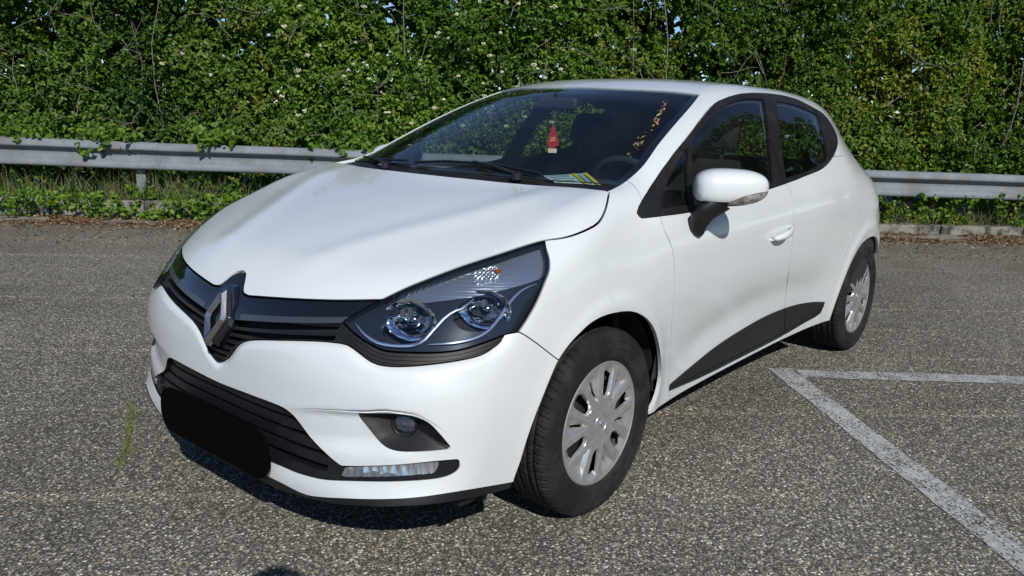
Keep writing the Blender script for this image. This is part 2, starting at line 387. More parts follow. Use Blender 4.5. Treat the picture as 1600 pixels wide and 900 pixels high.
def extract(body, h=.0115):
    """surface nets over the half y>=0 (one cell row beyond the middle)"""
    X = np.arange(-3.27, .92, h); Y = np.arange(-h*2, .92, h); Z = np.arange(.10, 1.50, h)
    W = body.W(X[:, None], Z[None]); T = body.top(X[:, None], np.abs(Y)[None]); N = body.nose(np.abs(Y)[:, None], Z[None]); R = body.tail(np.abs(Y)[:, None], Z[None])
    a = (np.abs(Y)[None, :, None]-W[:, None, :])*.96; b = (Z[None, None]-T[:, :, None])*.93
    ks = (.07+.05*sstep(-.35, .35, X))[:, None, None]
    m = smax(a, b, ks); m = smax(m, (X[:, None, None]-N[None])*.95, .12); V = smax(m, (-X[:, None, None]-R[None])*.95, .14)
    del a, b, m
    s = V < 0
    nx, ny, nz = s.shape
    c = np.zeros((nx-1, ny-1, nz-1), int)
    for i in (0, 1):
        for j in (0, 1):
            for k in (0, 1): c += s[i:nx-1+i, j:ny-1+j, k:nz-1+k]
    act = (c > 0) & (c < 8)
    idx = -np.ones(act.shape, int); cells = np.argwhere(act); idx[act] = np.arange(len(cells))
    P = np.stack([X[cells[:, 0]]+h/2, Y[cells[:, 1]]+h/2, Z[cells[:, 2]]+h/2], 1)
    P = body.newton(P, 5)
    faces = []
    for ax in range(3):
        sl0 = [slice(None)]*3; sl1 = [slice(None)]*3; sl0[ax] = slice(0, -1); sl1[ax] = slice(1, None)
        A, B = s[tuple(sl0)], s[tuple(sl1)]
        E = np.argwhere(A != B); inside = A[tuple(E.T)]
        o1, o2 = [(1, 2), (2, 0), (0, 1)][ax]
        ok = (E[:, o1] > 0) & (E[:, o2] > 0) & (E[:, o1] < s.shape[o1]-1) & (E[:, o2] < s.shape[o2]-1)
        E = E[ok]; inside = inside[ok]
        def at(d1, d2):
            q = E.copy(); q[:, o1] += d1; q[:, o2] += d2; return idx[tuple(q.T)]
        q = np.stack([at(-1, -1), at(0, -1), at(0, 0), at(-1, 0)], 1)
        q[~inside] = q[~inside][:, ::-1]
        faces.append(q)
    return P, np.concatenate(faces)
# panel outlines of the left half, metres in the car frame: (direction the cut is made in, points)
CUTS = {
 'hood': ((0.35, 0.35, 0.87), [(0.7735,-0.1105,0.7597), (0.7663,-0.1001,0.7679), (0.7594,-0.0885,0.7753), (0.7527,-0.0587,0.7824), (0.7507,-0.0259,0.7847), (0.7521,-0.0023,0.7835), (0.7577,0.0214,0.778), (0.7719,0.0386,0.763), (0.7855,0.0515,0.7468), (0.7964,0.0655,0.7321), (0.7983,0.0945,0.7286), (0.7954,0.1212,0.7316), (0.7923,0.1472,0.7343), (0.7889,0.1724,0.7369), (0.7852,0.1967,0.7394), (0.7812,0.2203,0.7418), (0.7774,0.2408,0.7439), (0.7733,0.2607,0.7458), (0.7689,0.28,0.7476), (0.7643,0.2988,0.7494), (0.7594,0.317,0.7511), (0.7543,0.3348,0.7528), (0.749,0.352,0.7545), (0.7434,0.3687,0.7561), (0.7377,0.3851,0.7577), (0.7317,0.401,0.7592), (0.7255,0.4165,0.7608), (0.719,0.4316,0.7623), (0.7117,0.4476,0.7641), (0.7042,0.4633,0.7658), (0.6965,0.4785,0.7675), (0.6885,0.4935,0.7691), (0.6804,0.5081,0.7708), (0.6722,0.5225,0.7723), (0.6639,0.5368,0.7737), (0.6512,0.5453,0.781), (0.6383,0.5535,0.7882), (0.6251,0.5616,0.7953), (0.6118,0.5698,0.802), (0.6,0.5772,0.8077), (0.5881,0.5846,0.8133), (0.576,0.5921,0.8187), (0.5638,0.5995,0.824), (0.5514,0.6068,0.8292), (0.5389,0.6141,0.8343), (0.5251,0.6219,0.8399), (0.511,0.6297,0.8453), (0.4967,0.6374,0.8507), (0.4823,0.6451,0.8559), (0.4677,0.6528,0.861), (0.4531,0.6606,0.866), (0.4383,0.6685,0.8707), (0.4235,0.6766,0.8753), (0.4084,0.6846,0.8796), (0.393,0.6924,0.8839), (0.3772,0.7001,0.8881), (0.3609,0.7074,0.8923), (0.3461,0.7136,0.8961), (0.3309,0.7197,0.8999), (0.3154,0.7256,0.9036), (0.2998,0.7316,0.9073), (0.284,0.7376,0.9108), (0.2686,0.7436,0.914), (0.2531,0.7498,0.917), (0.2379,0.7565,0.9194), (0.2212,0.7648,0.9211), (0.2044,0.7734,0.9222), (0.1863,0.781,0.9237), (0.1701,0.7861,0.9258), (0.1527,0.7904,0.9284), (0.1344,0.7939,0.9315), (0.106,0.797,0.9365), (0.0749,0.7979,0.9426), (0.0471,0.7971,0.9481), (0.0187,0.7938,0.9556), (-0.0082,0.7871,0.9665), (-0.0346,0.7778,0.9792), (-0.0576,0.768,0.9913), (-0.0811,0.7562,1.004), (-0.1039,0.7437,1.015), (-0.1296,0.7288,1.027), (-0.1528,0.7141,1.036), (-0.139,0.7001,1.037), (-0.1306,0.6824,1.038), (-0.1283,0.6606,1.039), (-0.1259,0.6386,1.039), (-0.1227,0.6169,1.039), (-0.1184,0.5958,1.039), (-0.1131,0.5751,1.039), (-0.1075,0.5544,1.039), (-0.1023,0.5333,1.039), (-0.0975,0.5117,1.038), (-0.0928,0.4898,1.038), (-0.0884,0.4675,1.037), (-0.0844,0.447,1.037), (-0.0804,0.4263,1.037), (-0.0765,0.4054,1.038), (-0.0726,0.3842,1.038), (-0.0688,0.3628,1.038), (-0.0651,0.3411,1.038), (-0.0611,0.3157,1.038), (-0.0573,0.2897,1.039), (-0.0538,0.2632,1.039), (-0.0505,0.2363,1.04), (-0.0474,0.2089,1.04), (-0.0448,0.1853,1.04), (-0.0423,0.1613,1.04), (-0.04,0.1369,1.04), (-0.0381,0.1119,1.04), (-0.0366,0.0862,1.04), (-0.0357,0.0597,1.04), (-0.0351,0.031,1.041), (-0.0347,0.0017,1.041), (-0.0352,-0.0288,1.041), (-0.036,-0.0602,1.041), (-0.0375,-0.0926,1.04), (-0.0399,-0.1265,1.04), (-0.0433,-0.1618,1.04), (-0.0479,-0.1991,1.04), (-0.0539,-0.2384,1.04), (-0.0617,-0.2789,1.041), (-0.072,-0.3228,1.041), (-0.0845,-0.3701,1.042), (-0.0989,-0.4204,1.042), (-0.1144,-0.4728,1.043), (-0.1295,-0.5257,1.043), (-0.0701,-0.4824,1.034), (-0.0159,-0.4444,1.024), (0.0345,-0.4101,1.014), (0.0813,-0.3793,1.005), (0.1247,-0.3519,0.9952), (0.1657,-0.3269,0.9858), (0.205,-0.3031,0.9765), (0.2429,-0.2806,0.9675), (0.2793,-0.2593,0.9586), (0.3142,-0.2393,0.9498), (0.3477,-0.2204,0.9412), (0.38,-0.2026,0.9327), (0.4112,-0.1858,0.9242), (0.4413,-0.17,0.9159), (0.4702,-0.1552,0.9077), (0.498,-0.1413,0.8995), (0.5248,-0.1285,0.8913), (0.5506,-0.1167,0.8832), (0.5755,-0.1058,0.8751), (0.5994,-0.0959,0.867), (0.6224,-0.0869,0.8589), (0.6444,-0.079,0.8507), (0.6644,-0.074,0.8421), (0.6824,-0.0719,0.833), (0.6988,-0.0721,0.8236), (0.7138,-0.0744,0.8137), (0.7276,-0.0785,0.8036), (0.7404,-0.0843,0.7931), (0.7522,-0.0916,0.7822), (0.7632,-0.1004,0.7711)]),
 'windscreen': ((0.6, 0.15, 0.8), [(-0.0505,-0.1282,1.044), (-0.0464,-0.0941,1.044), (-0.0428,-0.061,1.043), (-0.0397,-0.029,1.042), (-0.0373,0.002,1.042), (-0.0361,0.0314,1.041), (-0.0357,0.0597,1.04), (-0.0362,0.0866,1.04), (-0.0376,0.1123,1.04), (-0.0396,0.1373,1.04), (-0.0421,0.1615,1.04), (-0.0447,0.1854,1.04), (-0.0474,0.2089,1.04), (-0.0505,0.2363,1.04), (-0.0538,0.2632,1.039), (-0.0573,0.2897,1.039), (-0.0611,0.3157,1.038), (-0.0651,0.3411,1.038), (-0.0688,0.3628,1.038), (-0.0726,0.3842,1.038), (-0.0765,0.4054,1.038), (-0.0804,0.4263,1.037), (-0.0844,0.447,1.037), (-0.0884,0.4675,1.037), (-0.0928,0.4898,1.038), (-0.0973,0.5118,1.038), (-0.1021,0.5335,1.039), (-0.1072,0.5546,1.039), (-0.1129,0.5752,1.039), (-0.1184,0.5958,1.039), (-0.1231,0.6166,1.039), (-0.1269,0.6378,1.039), (-0.1299,0.6594,1.039), (-0.1328,0.6809,1.039), (-0.1412,0.6985,1.038), (-0.1551,0.7125,1.036), (-0.1916,0.7086,1.042), (-0.2314,0.7023,1.048), (-0.2695,0.6962,1.056), (-0.3042,0.6921,1.066), (-0.3363,0.6891,1.077), (-0.3649,0.6867,1.088), (-0.3926,0.6844,1.1), (-0.4208,0.6808,1.113), (-0.4528,0.675,1.128), (-0.4859,0.6678,1.144), (-0.5199,0.6602,1.16), (-0.5547,0.6531,1.177), (-0.5925,0.6463,1.194), (-0.6313,0.6396,1.211), (-0.6716,0.6327,1.228), (-0.7135,0.6254,1.246), (-0.7558,0.6178,1.263), (-0.8001,0.6097,1.28), (-0.8465,0.6008,1.298), (-0.8965,0.5901,1.317), (-0.9461,0.5779,1.334), (-0.9988,0.564,1.353), (-1.056,0.548,1.372), (-1.044,0.527,1.374), (-1.037,0.5037,1.376), (-1.03,0.4799,1.378), (-1.023,0.4558,1.38), (-1.016,0.4315,1.382), (-1.009,0.4073,1.384), (-1.002,0.3841,1.385), (-0.9946,0.3608,1.385), (-0.9874,0.3373,1.386), (-0.9805,0.3134,1.387), (-0.9739,0.2892,1.387), (-0.9678,0.2645,1.388), (-0.9624,0.2392,1.388), (-0.9578,0.2131,1.389), (-0.9542,0.1862,1.389), (-0.9514,0.1584,1.39), (-0.9494,0.1298,1.391), (-0.9482,0.1004,1.391), (-0.948,0.07,1.392), (-0.9485,0.0388,1.392), (-0.9494,0.0069,1.393), (-0.9516,-0.0262,1.393), (-0.9543,-0.0597,1.393), (-0.9577,-0.0941,1.394), (-0.9621,-0.1298,1.394), (-0.9678,-0.1668,1.394), (-0.975,-0.2055,1.394), (-0.9841,-0.2462,1.393), (-0.9945,-0.2877,1.393), (-1.007,-0.3314,1.392), (-1.024,-0.3795,1.391), (-1.051,-0.4363,1.39), (-1.105,-0.518,1.39), (-0.9614,-0.4239,1.369), (-0.8535,-0.3585,1.349), (-0.7772,-0.319,1.331), (-0.7212,-0.2963,1.314), (-0.671,-0.278,1.297), (-0.6249,-0.2627,1.281), (-0.5816,-0.2494,1.265), (-0.5404,-0.2374,1.25), (-0.5008,-0.2264,1.234), (-0.4627,-0.2163,1.219), (-0.426,-0.2071,1.205), (-0.3907,-0.1987,1.19), (-0.3567,-0.1912,1.176), (-0.3238,-0.1844,1.162), (-0.2921,-0.1782,1.148), (-0.2612,-0.1726,1.134), (-0.2312,-0.1674,1.121), (-0.2018,-0.1626,1.107), (-0.173,-0.158,1.094), (-0.1447,-0.1536,1.081), (-0.1154,-0.1477,1.068), (-0.0839,-0.1393,1.056)]),
 'dlo': ((0, 1, 0.15), [(-0.2275,0.7999,0.9493), (-0.2123,0.7964,0.9565), (-0.2068,0.7917,0.967), (-0.2304,0.7833,0.9855), (-0.2565,0.7766,0.9985), (-0.285,0.7691,1.012), (-0.3149,0.7613,1.024), (-0.3451,0.7537,1.038), (-0.3749,0.7467,1.051), (-0.4075,0.7398,1.066), (-0.4394,0.7337,1.082), (-0.472,0.7276,1.098), (-0.5056,0.7214,1.113), (-0.5401,0.7152,1.129), (-0.5715,0.7098,1.144), (-0.6039,0.7044,1.158), (-0.6372,0.699,1.172), (-0.6714,0.6932,1.187), (-0.7065,0.687,1.202), (-0.7496,0.6787,1.22), (-0.7945,0.6696,1.239), (-0.8415,0.6598,1.259), (-0.891,0.6495,1.278), (-0.9435,0.6384,1.298), (-0.9992,0.6278,1.317), (-1.048,0.6196,1.332), (-1.099,0.6131,1.345), (-1.154,0.6082,1.355), (-1.211,0.6034,1.365), (-1.272,0.5982,1.373), (-1.347,0.5921,1.382), (-1.424,0.5872,1.387), (-1.492,0.5839,1.391), (-1.563,0.5804,1.393), (-1.635,0.5778,1.395), (-1.704,0.5768,1.395), (-1.774,0.5773,1.394), (-1.843,0.5794,1.392), (-1.909,0.5836,1.388), (-1.971,0.5891,1.382), (-2.027,0.5963,1.374), (-2.08,0.6047,1.363), (-2.134,0.613,1.35), (-2.193,0.6199,1.337), (-2.251,0.625,1.325), (-2.3,0.6315,1.31), (-2.341,0.644,1.284), (-2.366,0.659,1.255), (-2.373,0.6749,1.228), (-2.358,0.6951,1.199), (-2.3,0.7234,1.165), (-2.224,0.7445,1.133), (-2.147,0.7602,1.104), (-2.08,0.7705,1.084), (-2.011,0.7792,1.066), (-1.943,0.7854,1.052), (-1.87,0.789,1.041), (-1.798,0.7903,1.034), (-1.729,0.791,1.027), (-1.657,0.7918,1.02), (-1.586,0.7927,1.012), (-1.516,0.7938,1.006), (-1.446,0.7953,1), (-1.39,0.7964,0.9956), (-1.336,0.7975,0.9917), (-1.282,0.7985,0.988), (-1.23,0.7995,0.9845), (-1.174,0.8007,0.9807), (-1.12,0.8019,0.9771), (-1.067,0.803,0.9735), (-1.015,0.8042,0.9701), (-0.9648,0.8052,0.9669), (-0.9155,0.8062,0.9639), (-0.8674,0.807,0.9611), (-0.8186,0.8078,0.9584), (-0.7711,0.8085,0.9558), (-0.7247,0.8091,0.9533), (-0.6796,0.8095,0.951), (-0.6355,0.8098,0.949), (-0.5925,0.8099,0.9474), (-0.5506,0.8098,0.9462), (-0.5118,0.8095,0.9457), (-0.474,0.8089,0.9456), (-0.4371,0.8081,0.946), (-0.4011,0.8071,0.9466), (-0.3662,0.8059,0.9471), (-0.3323,0.8046,0.9475), (-0.2967,0.803,0.9479), (-0.2619,0.8014,0.9486)]),
 'lamp': ((0.62, 0.75, 0.2), [(0.747,0.4706,0.7149), (0.7362,0.4802,0.7241), (0.7251,0.4893,0.7332), (0.7137,0.4984,0.7419), (0.7041,0.5058,0.7488), (0.6943,0.5132,0.7555), (0.6842,0.5204,0.7621), (0.674,0.5276,0.7685), (0.6637,0.5347,0.7747), (0.651,0.5434,0.7819), (0.6381,0.5523,0.7888), (0.6251,0.5611,0.7955), (0.6118,0.5698,0.802), (0.6001,0.5773,0.8076), (0.5882,0.5848,0.8132), (0.5761,0.5922,0.8186), (0.5638,0.5995,0.8239), (0.5514,0.6068,0.8292), (0.5389,0.6141,0.8343), (0.5251,0.6219,0.8399), (0.511,0.6297,0.8453), (0.4967,0.6374,0.8507), (0.4823,0.6451,0.8559), (0.4677,0.6528,0.861), (0.4531,0.6606,0.866), (0.4383,0.6685,0.8707), (0.4235,0.6766,0.8753), (0.4084,0.6846,0.8796), (0.393,0.6924,0.8839), (0.3772,0.7001,0.8881), (0.3609,0.7074,0.8923), (0.3461,0.7136,0.8961), (0.3309,0.7197,0.8999), (0.3154,0.7256,0.9036), (0.2998,0.7316,0.9072), (0.284,0.7376,0.9108), (0.2686,0.7437,0.9139), (0.2532,0.75,0.9169), (0.2375,0.7562,0.9197), (0.2531,0.7741,0.9019), (0.2594,0.786,0.8894), (0.2649,0.7964,0.8766), (0.2733,0.8058,0.8614), (0.2831,0.8131,0.8462), (0.2945,0.8173,0.8335), (0.3072,0.8204,0.8212), (0.3191,0.8232,0.8086), (0.3304,0.8256,0.7959), (0.3415,0.8275,0.7833), (0.3526,0.8288,0.771), (0.3636,0.8297,0.7595), (0.3748,0.8302,0.7482), (0.386,0.8304,0.7372), (0.3973,0.8304,0.7263), (0.4082,0.8301,0.7163), (0.4195,0.8295,0.7067), (0.4307,0.8289,0.6971), (0.4523,0.8223,0.6964), (0.4727,0.8152,0.6945), (0.4908,0.8089,0.6907), (0.5083,0.8026,0.686), (0.5253,0.7957,0.6816), (0.5388,0.7898,0.6784), (0.5519,0.7836,0.6752), (0.5647,0.7772,0.672), (0.5772,0.7704,0.6692), (0.5892,0.763,0.6669), (0.6032,0.7535,0.6647), (0.6166,0.7431,0.6631), (0.6294,0.7322,0.6619), (0.6416,0.7207,0.661), (0.6527,0.7092,0.6604), (0.6634,0.6973,0.66), (0.6737,0.6849,0.6597), (0.6837,0.6721,0.6596), (0.6933,0.659,0.6594), (0.7012,0.6478,0.6591), (0.7089,0.6362,0.6589), (0.716,0.6242,0.6592), (0.7223,0.6118,0.6605), (0.7287,0.5955,0.6643), (0.7337,0.5784,0.6697), (0.7379,0.5609,0.6756), (0.7409,0.5456,0.6812), (0.7433,0.5302,0.6874), (0.7452,0.5147,0.694), (0.7462,0.5002,0.7007), (0.7467,0.4856,0.7078)]),
 'grille': ((0.85, 0.4, 0.3), [(0.7735,-0.1105,0.7597), (0.7663,-0.1001,0.7679), (0.7594,-0.0885,0.7753), (0.7527,-0.0587,0.7824), (0.7507,-0.0259,0.7847), (0.7521,-0.0023,0.7835), (0.7577,0.0214,0.778), (0.7719,0.0386,0.763), (0.7855,0.0515,0.7468), (0.7964,0.0655,0.7321), (0.7983,0.0945,0.7286), (0.7954,0.1212,0.7316), (0.7923,0.1472,0.7343), (0.7889,0.1724,0.7369), (0.7852,0.1967,0.7394), (0.7812,0.2203,0.7418), (0.7774,0.2408,0.7439), (0.7733,0.2607,0.7458), (0.7689,0.28,0.7476), (0.7643,0.2988,0.7494), (0.7594,0.317,0.7511), (0.7543,0.3348,0.7528), (0.749,0.352,0.7545), (0.7435,0.3688,0.7561), (0.7377,0.3851,0.7576), (0.7317,0.401,0.7592), (0.7255,0.4165,0.7608), (0.719,0.4316,0.7623), (0.7117,0.4476,0.7641), (0.7041,0.4632,0.7659), (0.6964,0.4784,0.7676), (0.6884,0.4933,0.7694), (0.6802,0.5079,0.771), (0.6719,0.5222,0.7726), (0.6635,0.5364,0.7741), (0.6722,0.5549,0.7576), (0.6655,0.5707,0.7561), (0.6585,0.5861,0.7546), (0.6514,0.6013,0.7531), (0.6441,0.6162,0.7514), (0.6364,0.6307,0.7497), (0.6284,0.6447,0.7478), (0.6201,0.6583,0.7457), (0.6114,0.6716,0.7435), (0.6025,0.6845,0.741), (0.5934,0.6971,0.7384), (0.584,0.7095,0.7356), (0.5742,0.7217,0.7326), (0.5642,0.7337,0.7294), (0.554,0.7454,0.7259), (0.5433,0.7567,0.7223), (0.5324,0.7678,0.7184), (0.521,0.7785,0.7144), (0.509,0.7888,0.7101), (0.4965,0.7986,0.7056), (0.4831,0.8079,0.7009), (0.4687,0.8163,0.6958), (0.484,0.8164,0.6792), (0.4961,0.8143,0.6717), (0.509,0.8114,0.6655), (0.5262,0.8071,0.6574), (0.5435,0.8015,0.6513), (0.558,0.7953,0.6484), (0.5721,0.7884,0.6463), (0.5857,0.7807,0.6446), (0.5988,0.7727,0.643), (0.6113,0.7643,0.6415), (0.6234,0.7556,0.6399), (0.635,0.7464,0.6384), (0.6463,0.7369,0.6369), (0.6572,0.727,0.6353), (0.6678,0.7169,0.6337), (0.6793,0.705,0.6318), (0.6904,0.6926,0.63), (0.701,0.6798,0.6282), (0.7111,0.6664,0.6267), (0.7209,0.6524,0.6253), (0.7301,0.6378,0.6244), (0.7385,0.6225,0.6245), (0.7456,0.6069,0.6267), (0.7512,0.5908,0.6311), (0.7544,0.5782,0.6363), (0.7569,0.5654,0.6424), (0.7592,0.5522,0.6483), (0.7614,0.5388,0.6541), (0.7636,0.525,0.6597), (0.7665,0.5111,0.6638), (0.7726,0.4912,0.6656), (0.7797,0.471,0.6651), (0.7855,0.4538,0.6643), (0.7913,0.4363,0.663), (0.7971,0.4184,0.6611), (0.8024,0.4011,0.659), (0.8074,0.3833,0.6567), (0.8123,0.365,0.6542), (0.8169,0.3461,0.6515), (0.8213,0.3267,0.6485), (0.8254,0.3066,0.6453), (0.8292,0.2858,0.6419), (0.8331,0.2611,0.6379), (0.8366,0.2354,0.6336), (0.8396,0.2087,0.6286), (0.8424,0.181,0.6228), (0.8444,0.1568,0.6164), (0.8463,0.1331,0.6076), (0.848,0.1134,0.597), (0.8497,0.0958,0.5843), (0.851,0.0823,0.571), (0.852,0.0695,0.5568), (0.8528,0.0478,0.5361), (0.853,0.0181,0.5203), (0.853,-0.0118,0.5113), (0.8529,-0.009,0.5307), (0.8525,-0.0069,0.5498), (0.8515,-0.0058,0.5684), (0.8499,-0.0058,0.5866), (0.8478,-0.0066,0.6045), (0.8453,-0.0083,0.6221), (0.8416,-0.012,0.6391), (0.8367,-0.0181,0.6554), (0.8306,-0.0261,0.6713), (0.8236,-0.0358,0.6867), (0.8156,-0.047,0.7019), (0.8068,-0.06,0.7167), (0.7968,-0.0748,0.7313), (0.7858,-0.0916,0.7456)]),
 'lower': ((0.85, 0.45, 0.25), [(0.7634,-0.5794,0.4033), (0.8106,-0.4431,0.4341), (0.8309,-0.3658,0.4463), (0.8411,-0.3105,0.4517), (0.8454,-0.2681,0.4533), (0.848,-0.23,0.4536), (0.8498,-0.1942,0.4533), (0.851,-0.1602,0.4527), (0.8517,-0.1274,0.4518), (0.8521,-0.0956,0.451), (0.8524,-0.0644,0.4504), (0.8525,-0.0336,0.4501), (0.8525,-0.004,0.4504), (0.8525,0.0254,0.451), (0.8525,0.0546,0.4518), (0.8523,0.0832,0.4529), (0.852,0.1113,0.4538), (0.8516,0.1386,0.4547), (0.8509,0.1651,0.4553), (0.8499,0.1934,0.4557), (0.8486,0.221,0.4562), (0.847,0.2476,0.4564), (0.8451,0.2732,0.4561), (0.8429,0.2978,0.4554), (0.8405,0.3157,0.4536), (0.8377,0.3314,0.4498), (0.8341,0.3474,0.4426), (0.8307,0.3613,0.4333), (0.8277,0.3725,0.423), (0.8247,0.3829,0.412), (0.8216,0.393,0.4008), (0.8188,0.4036,0.39), (0.8166,0.4159,0.3805), (0.8148,0.4315,0.3714), (0.8131,0.448,0.3632), (0.8113,0.4646,0.3554), (0.8086,0.4804,0.3474), (0.8057,0.4936,0.3407), (0.8025,0.5071,0.3345), (0.7993,0.5204,0.3283), (0.7933,0.5408,0.3325), (0.7869,0.5605,0.3363), (0.7802,0.5797,0.3403), (0.7738,0.5971,0.3441), (0.767,0.614,0.3477), (0.7601,0.6306,0.3512), (0.7529,0.6468,0.3547), (0.7455,0.6626,0.3581), (0.7376,0.6775,0.3613), (0.7288,0.6918,0.3643), (0.7194,0.7052,0.3671), (0.7093,0.7179,0.3695), (0.6985,0.7298,0.3715), (0.687,0.7411,0.3731), (0.6752,0.7519,0.3745), (0.6628,0.7623,0.3753), (0.6489,0.7723,0.3755), (0.6342,0.7815,0.375), (0.6185,0.7901,0.374), (0.6164,0.7906,0.3596), (0.6167,0.7902,0.3474), (0.625,0.7861,0.339), (0.6352,0.7809,0.3334), (0.648,0.7736,0.3296), (0.6608,0.7654,0.3271), (0.6732,0.7566,0.3257), (0.6852,0.7468,0.3249), (0.6967,0.7365,0.3239), (0.7075,0.7255,0.3228), (0.7178,0.7138,0.3216), (0.7275,0.7014,0.3201), (0.7366,0.6883,0.3183), (0.745,0.6745,0.3162), (0.7529,0.6595,0.3136), (0.7602,0.6437,0.3108), (0.7672,0.6273,0.3078), (0.774,0.6106,0.3048), (0.7805,0.5935,0.3016), (0.7869,0.576,0.2984), (0.793,0.558,0.295), (0.799,0.5396,0.2913), (0.8047,0.5205,0.2874), (0.8103,0.5009,0.2834), (0.8154,0.4808,0.2796), (0.8201,0.46,0.2764), (0.8244,0.4382,0.274), (0.8282,0.4157,0.2722), (0.8316,0.3927,0.2708), (0.8347,0.3691,0.2695), (0.837,0.3491,0.2691), (0.8389,0.3289,0.2695), (0.8406,0.3083,0.2697), (0.8423,0.2864,0.2694), (0.8438,0.2641,0.2689), (0.845,0.2414,0.2688), (0.8461,0.2158,0.2692), (0.8469,0.1898,0.2699), (0.8476,0.1633,0.2705), (0.8481,0.1359,0.2709), (0.8485,0.1087,0.2707), (0.8487,0.0808,0.2703), (0.8489,0.0523,0.2698), (0.849,0.0235,0.2695), (0.849,-0.0054,0.2697), (0.8489,-0.0346,0.2705), (0.8487,-0.0639,0.2716), (0.8484,-0.0937,0.2729), (0.8479,-0.1241,0.2743), (0.8472,-0.1554,0.2755), (0.8463,-0.1877,0.2764), (0.8444,-0.2075,0.2885), (0.8427,-0.227,0.3009), (0.8414,-0.2459,0.3137), (0.8402,-0.2646,0.3267), (0.8389,-0.2837,0.3398), (0.8373,-0.3037,0.3527), (0.8341,-0.3269,0.3645), (0.8294,-0.3533,0.3754), (0.8235,-0.3825,0.3856), (0.8159,-0.4154,0.3947), (0.8047,-0.4564,0.4015), (0.7878,-0.5097,0.4047)]),
 'drl': ((0.85, 0.45, 0.25), [(0.8019,0.5229,0.2981), (0.7989,0.527,0.3116), (0.7964,0.5317,0.3254), (0.7909,0.5492,0.33), (0.7852,0.5661,0.3344), (0.7793,0.5827,0.3386), (0.7732,0.5988,0.3425), (0.7669,0.6146,0.3463), (0.7604,0.63,0.35), (0.7538,0.6451,0.3535), (0.747,0.6596,0.3569), (0.7398,0.6735,0.3599), (0.7321,0.6867,0.3626), (0.7238,0.6992,0.3648), (0.7149,0.7111,0.3667), (0.7055,0.7224,0.3682), (0.6955,0.7331,0.3693), (0.685,0.7432,0.3701), (0.6741,0.753,0.3706), (0.6628,0.7623,0.3708), (0.6682,0.7585,0.3522), (0.6765,0.7526,0.3403), (0.6883,0.7424,0.3396), (0.6995,0.7316,0.3384), (0.7101,0.7202,0.337), (0.7201,0.7081,0.3352), (0.7302,0.6944,0.333), (0.7396,0.6797,0.3303), (0.7483,0.6642,0.3273), (0.7562,0.6476,0.3239), (0.7625,0.6332,0.3211), (0.7687,0.6185,0.3182), (0.7746,0.6034,0.3152), (0.7804,0.588,0.3121), (0.7861,0.5723,0.3089), (0.7915,0.5562,0.3055), (0.7968,0.5397,0.3019)]),
 'fog': ((0.8, 0.6, 0.1), [(0.7777,0.5636,0.4859), (0.7719,0.5812,0.4892), (0.7654,0.5978,0.492), (0.758,0.6131,0.494), (0.7495,0.6293,0.496), (0.7415,0.646,0.498), (0.7348,0.664,0.5002), (0.729,0.6796,0.5018), (0.7221,0.6938,0.5021), (0.7142,0.7064,0.5005), (0.7055,0.7193,0.4971), (0.697,0.732,0.4926), (0.6882,0.7429,0.4855), (0.6802,0.7511,0.4758), (0.6728,0.7583,0.464), (0.665,0.7647,0.4515), (0.656,0.7708,0.4374), (0.6468,0.7763,0.4227), (0.6372,0.7815,0.4076), (0.6495,0.7735,0.4074), (0.6612,0.7651,0.4068), (0.6719,0.7557,0.4057), (0.6816,0.7451,0.4045), (0.6914,0.7336,0.4032), (0.701,0.7218,0.4021), (0.7102,0.7095,0.4008), (0.7187,0.6966,0.3996), (0.7269,0.6833,0.3988), (0.7349,0.6678,0.3991), (0.7412,0.6515,0.4015), (0.745,0.6356,0.4062), (0.7472,0.6201,0.4131), (0.75,0.6063,0.4232), (0.7545,0.5956,0.4357), (0.7592,0.5852,0.4485), (0.7634,0.5756,0.4597), (0.7677,0.566,0.471)]),
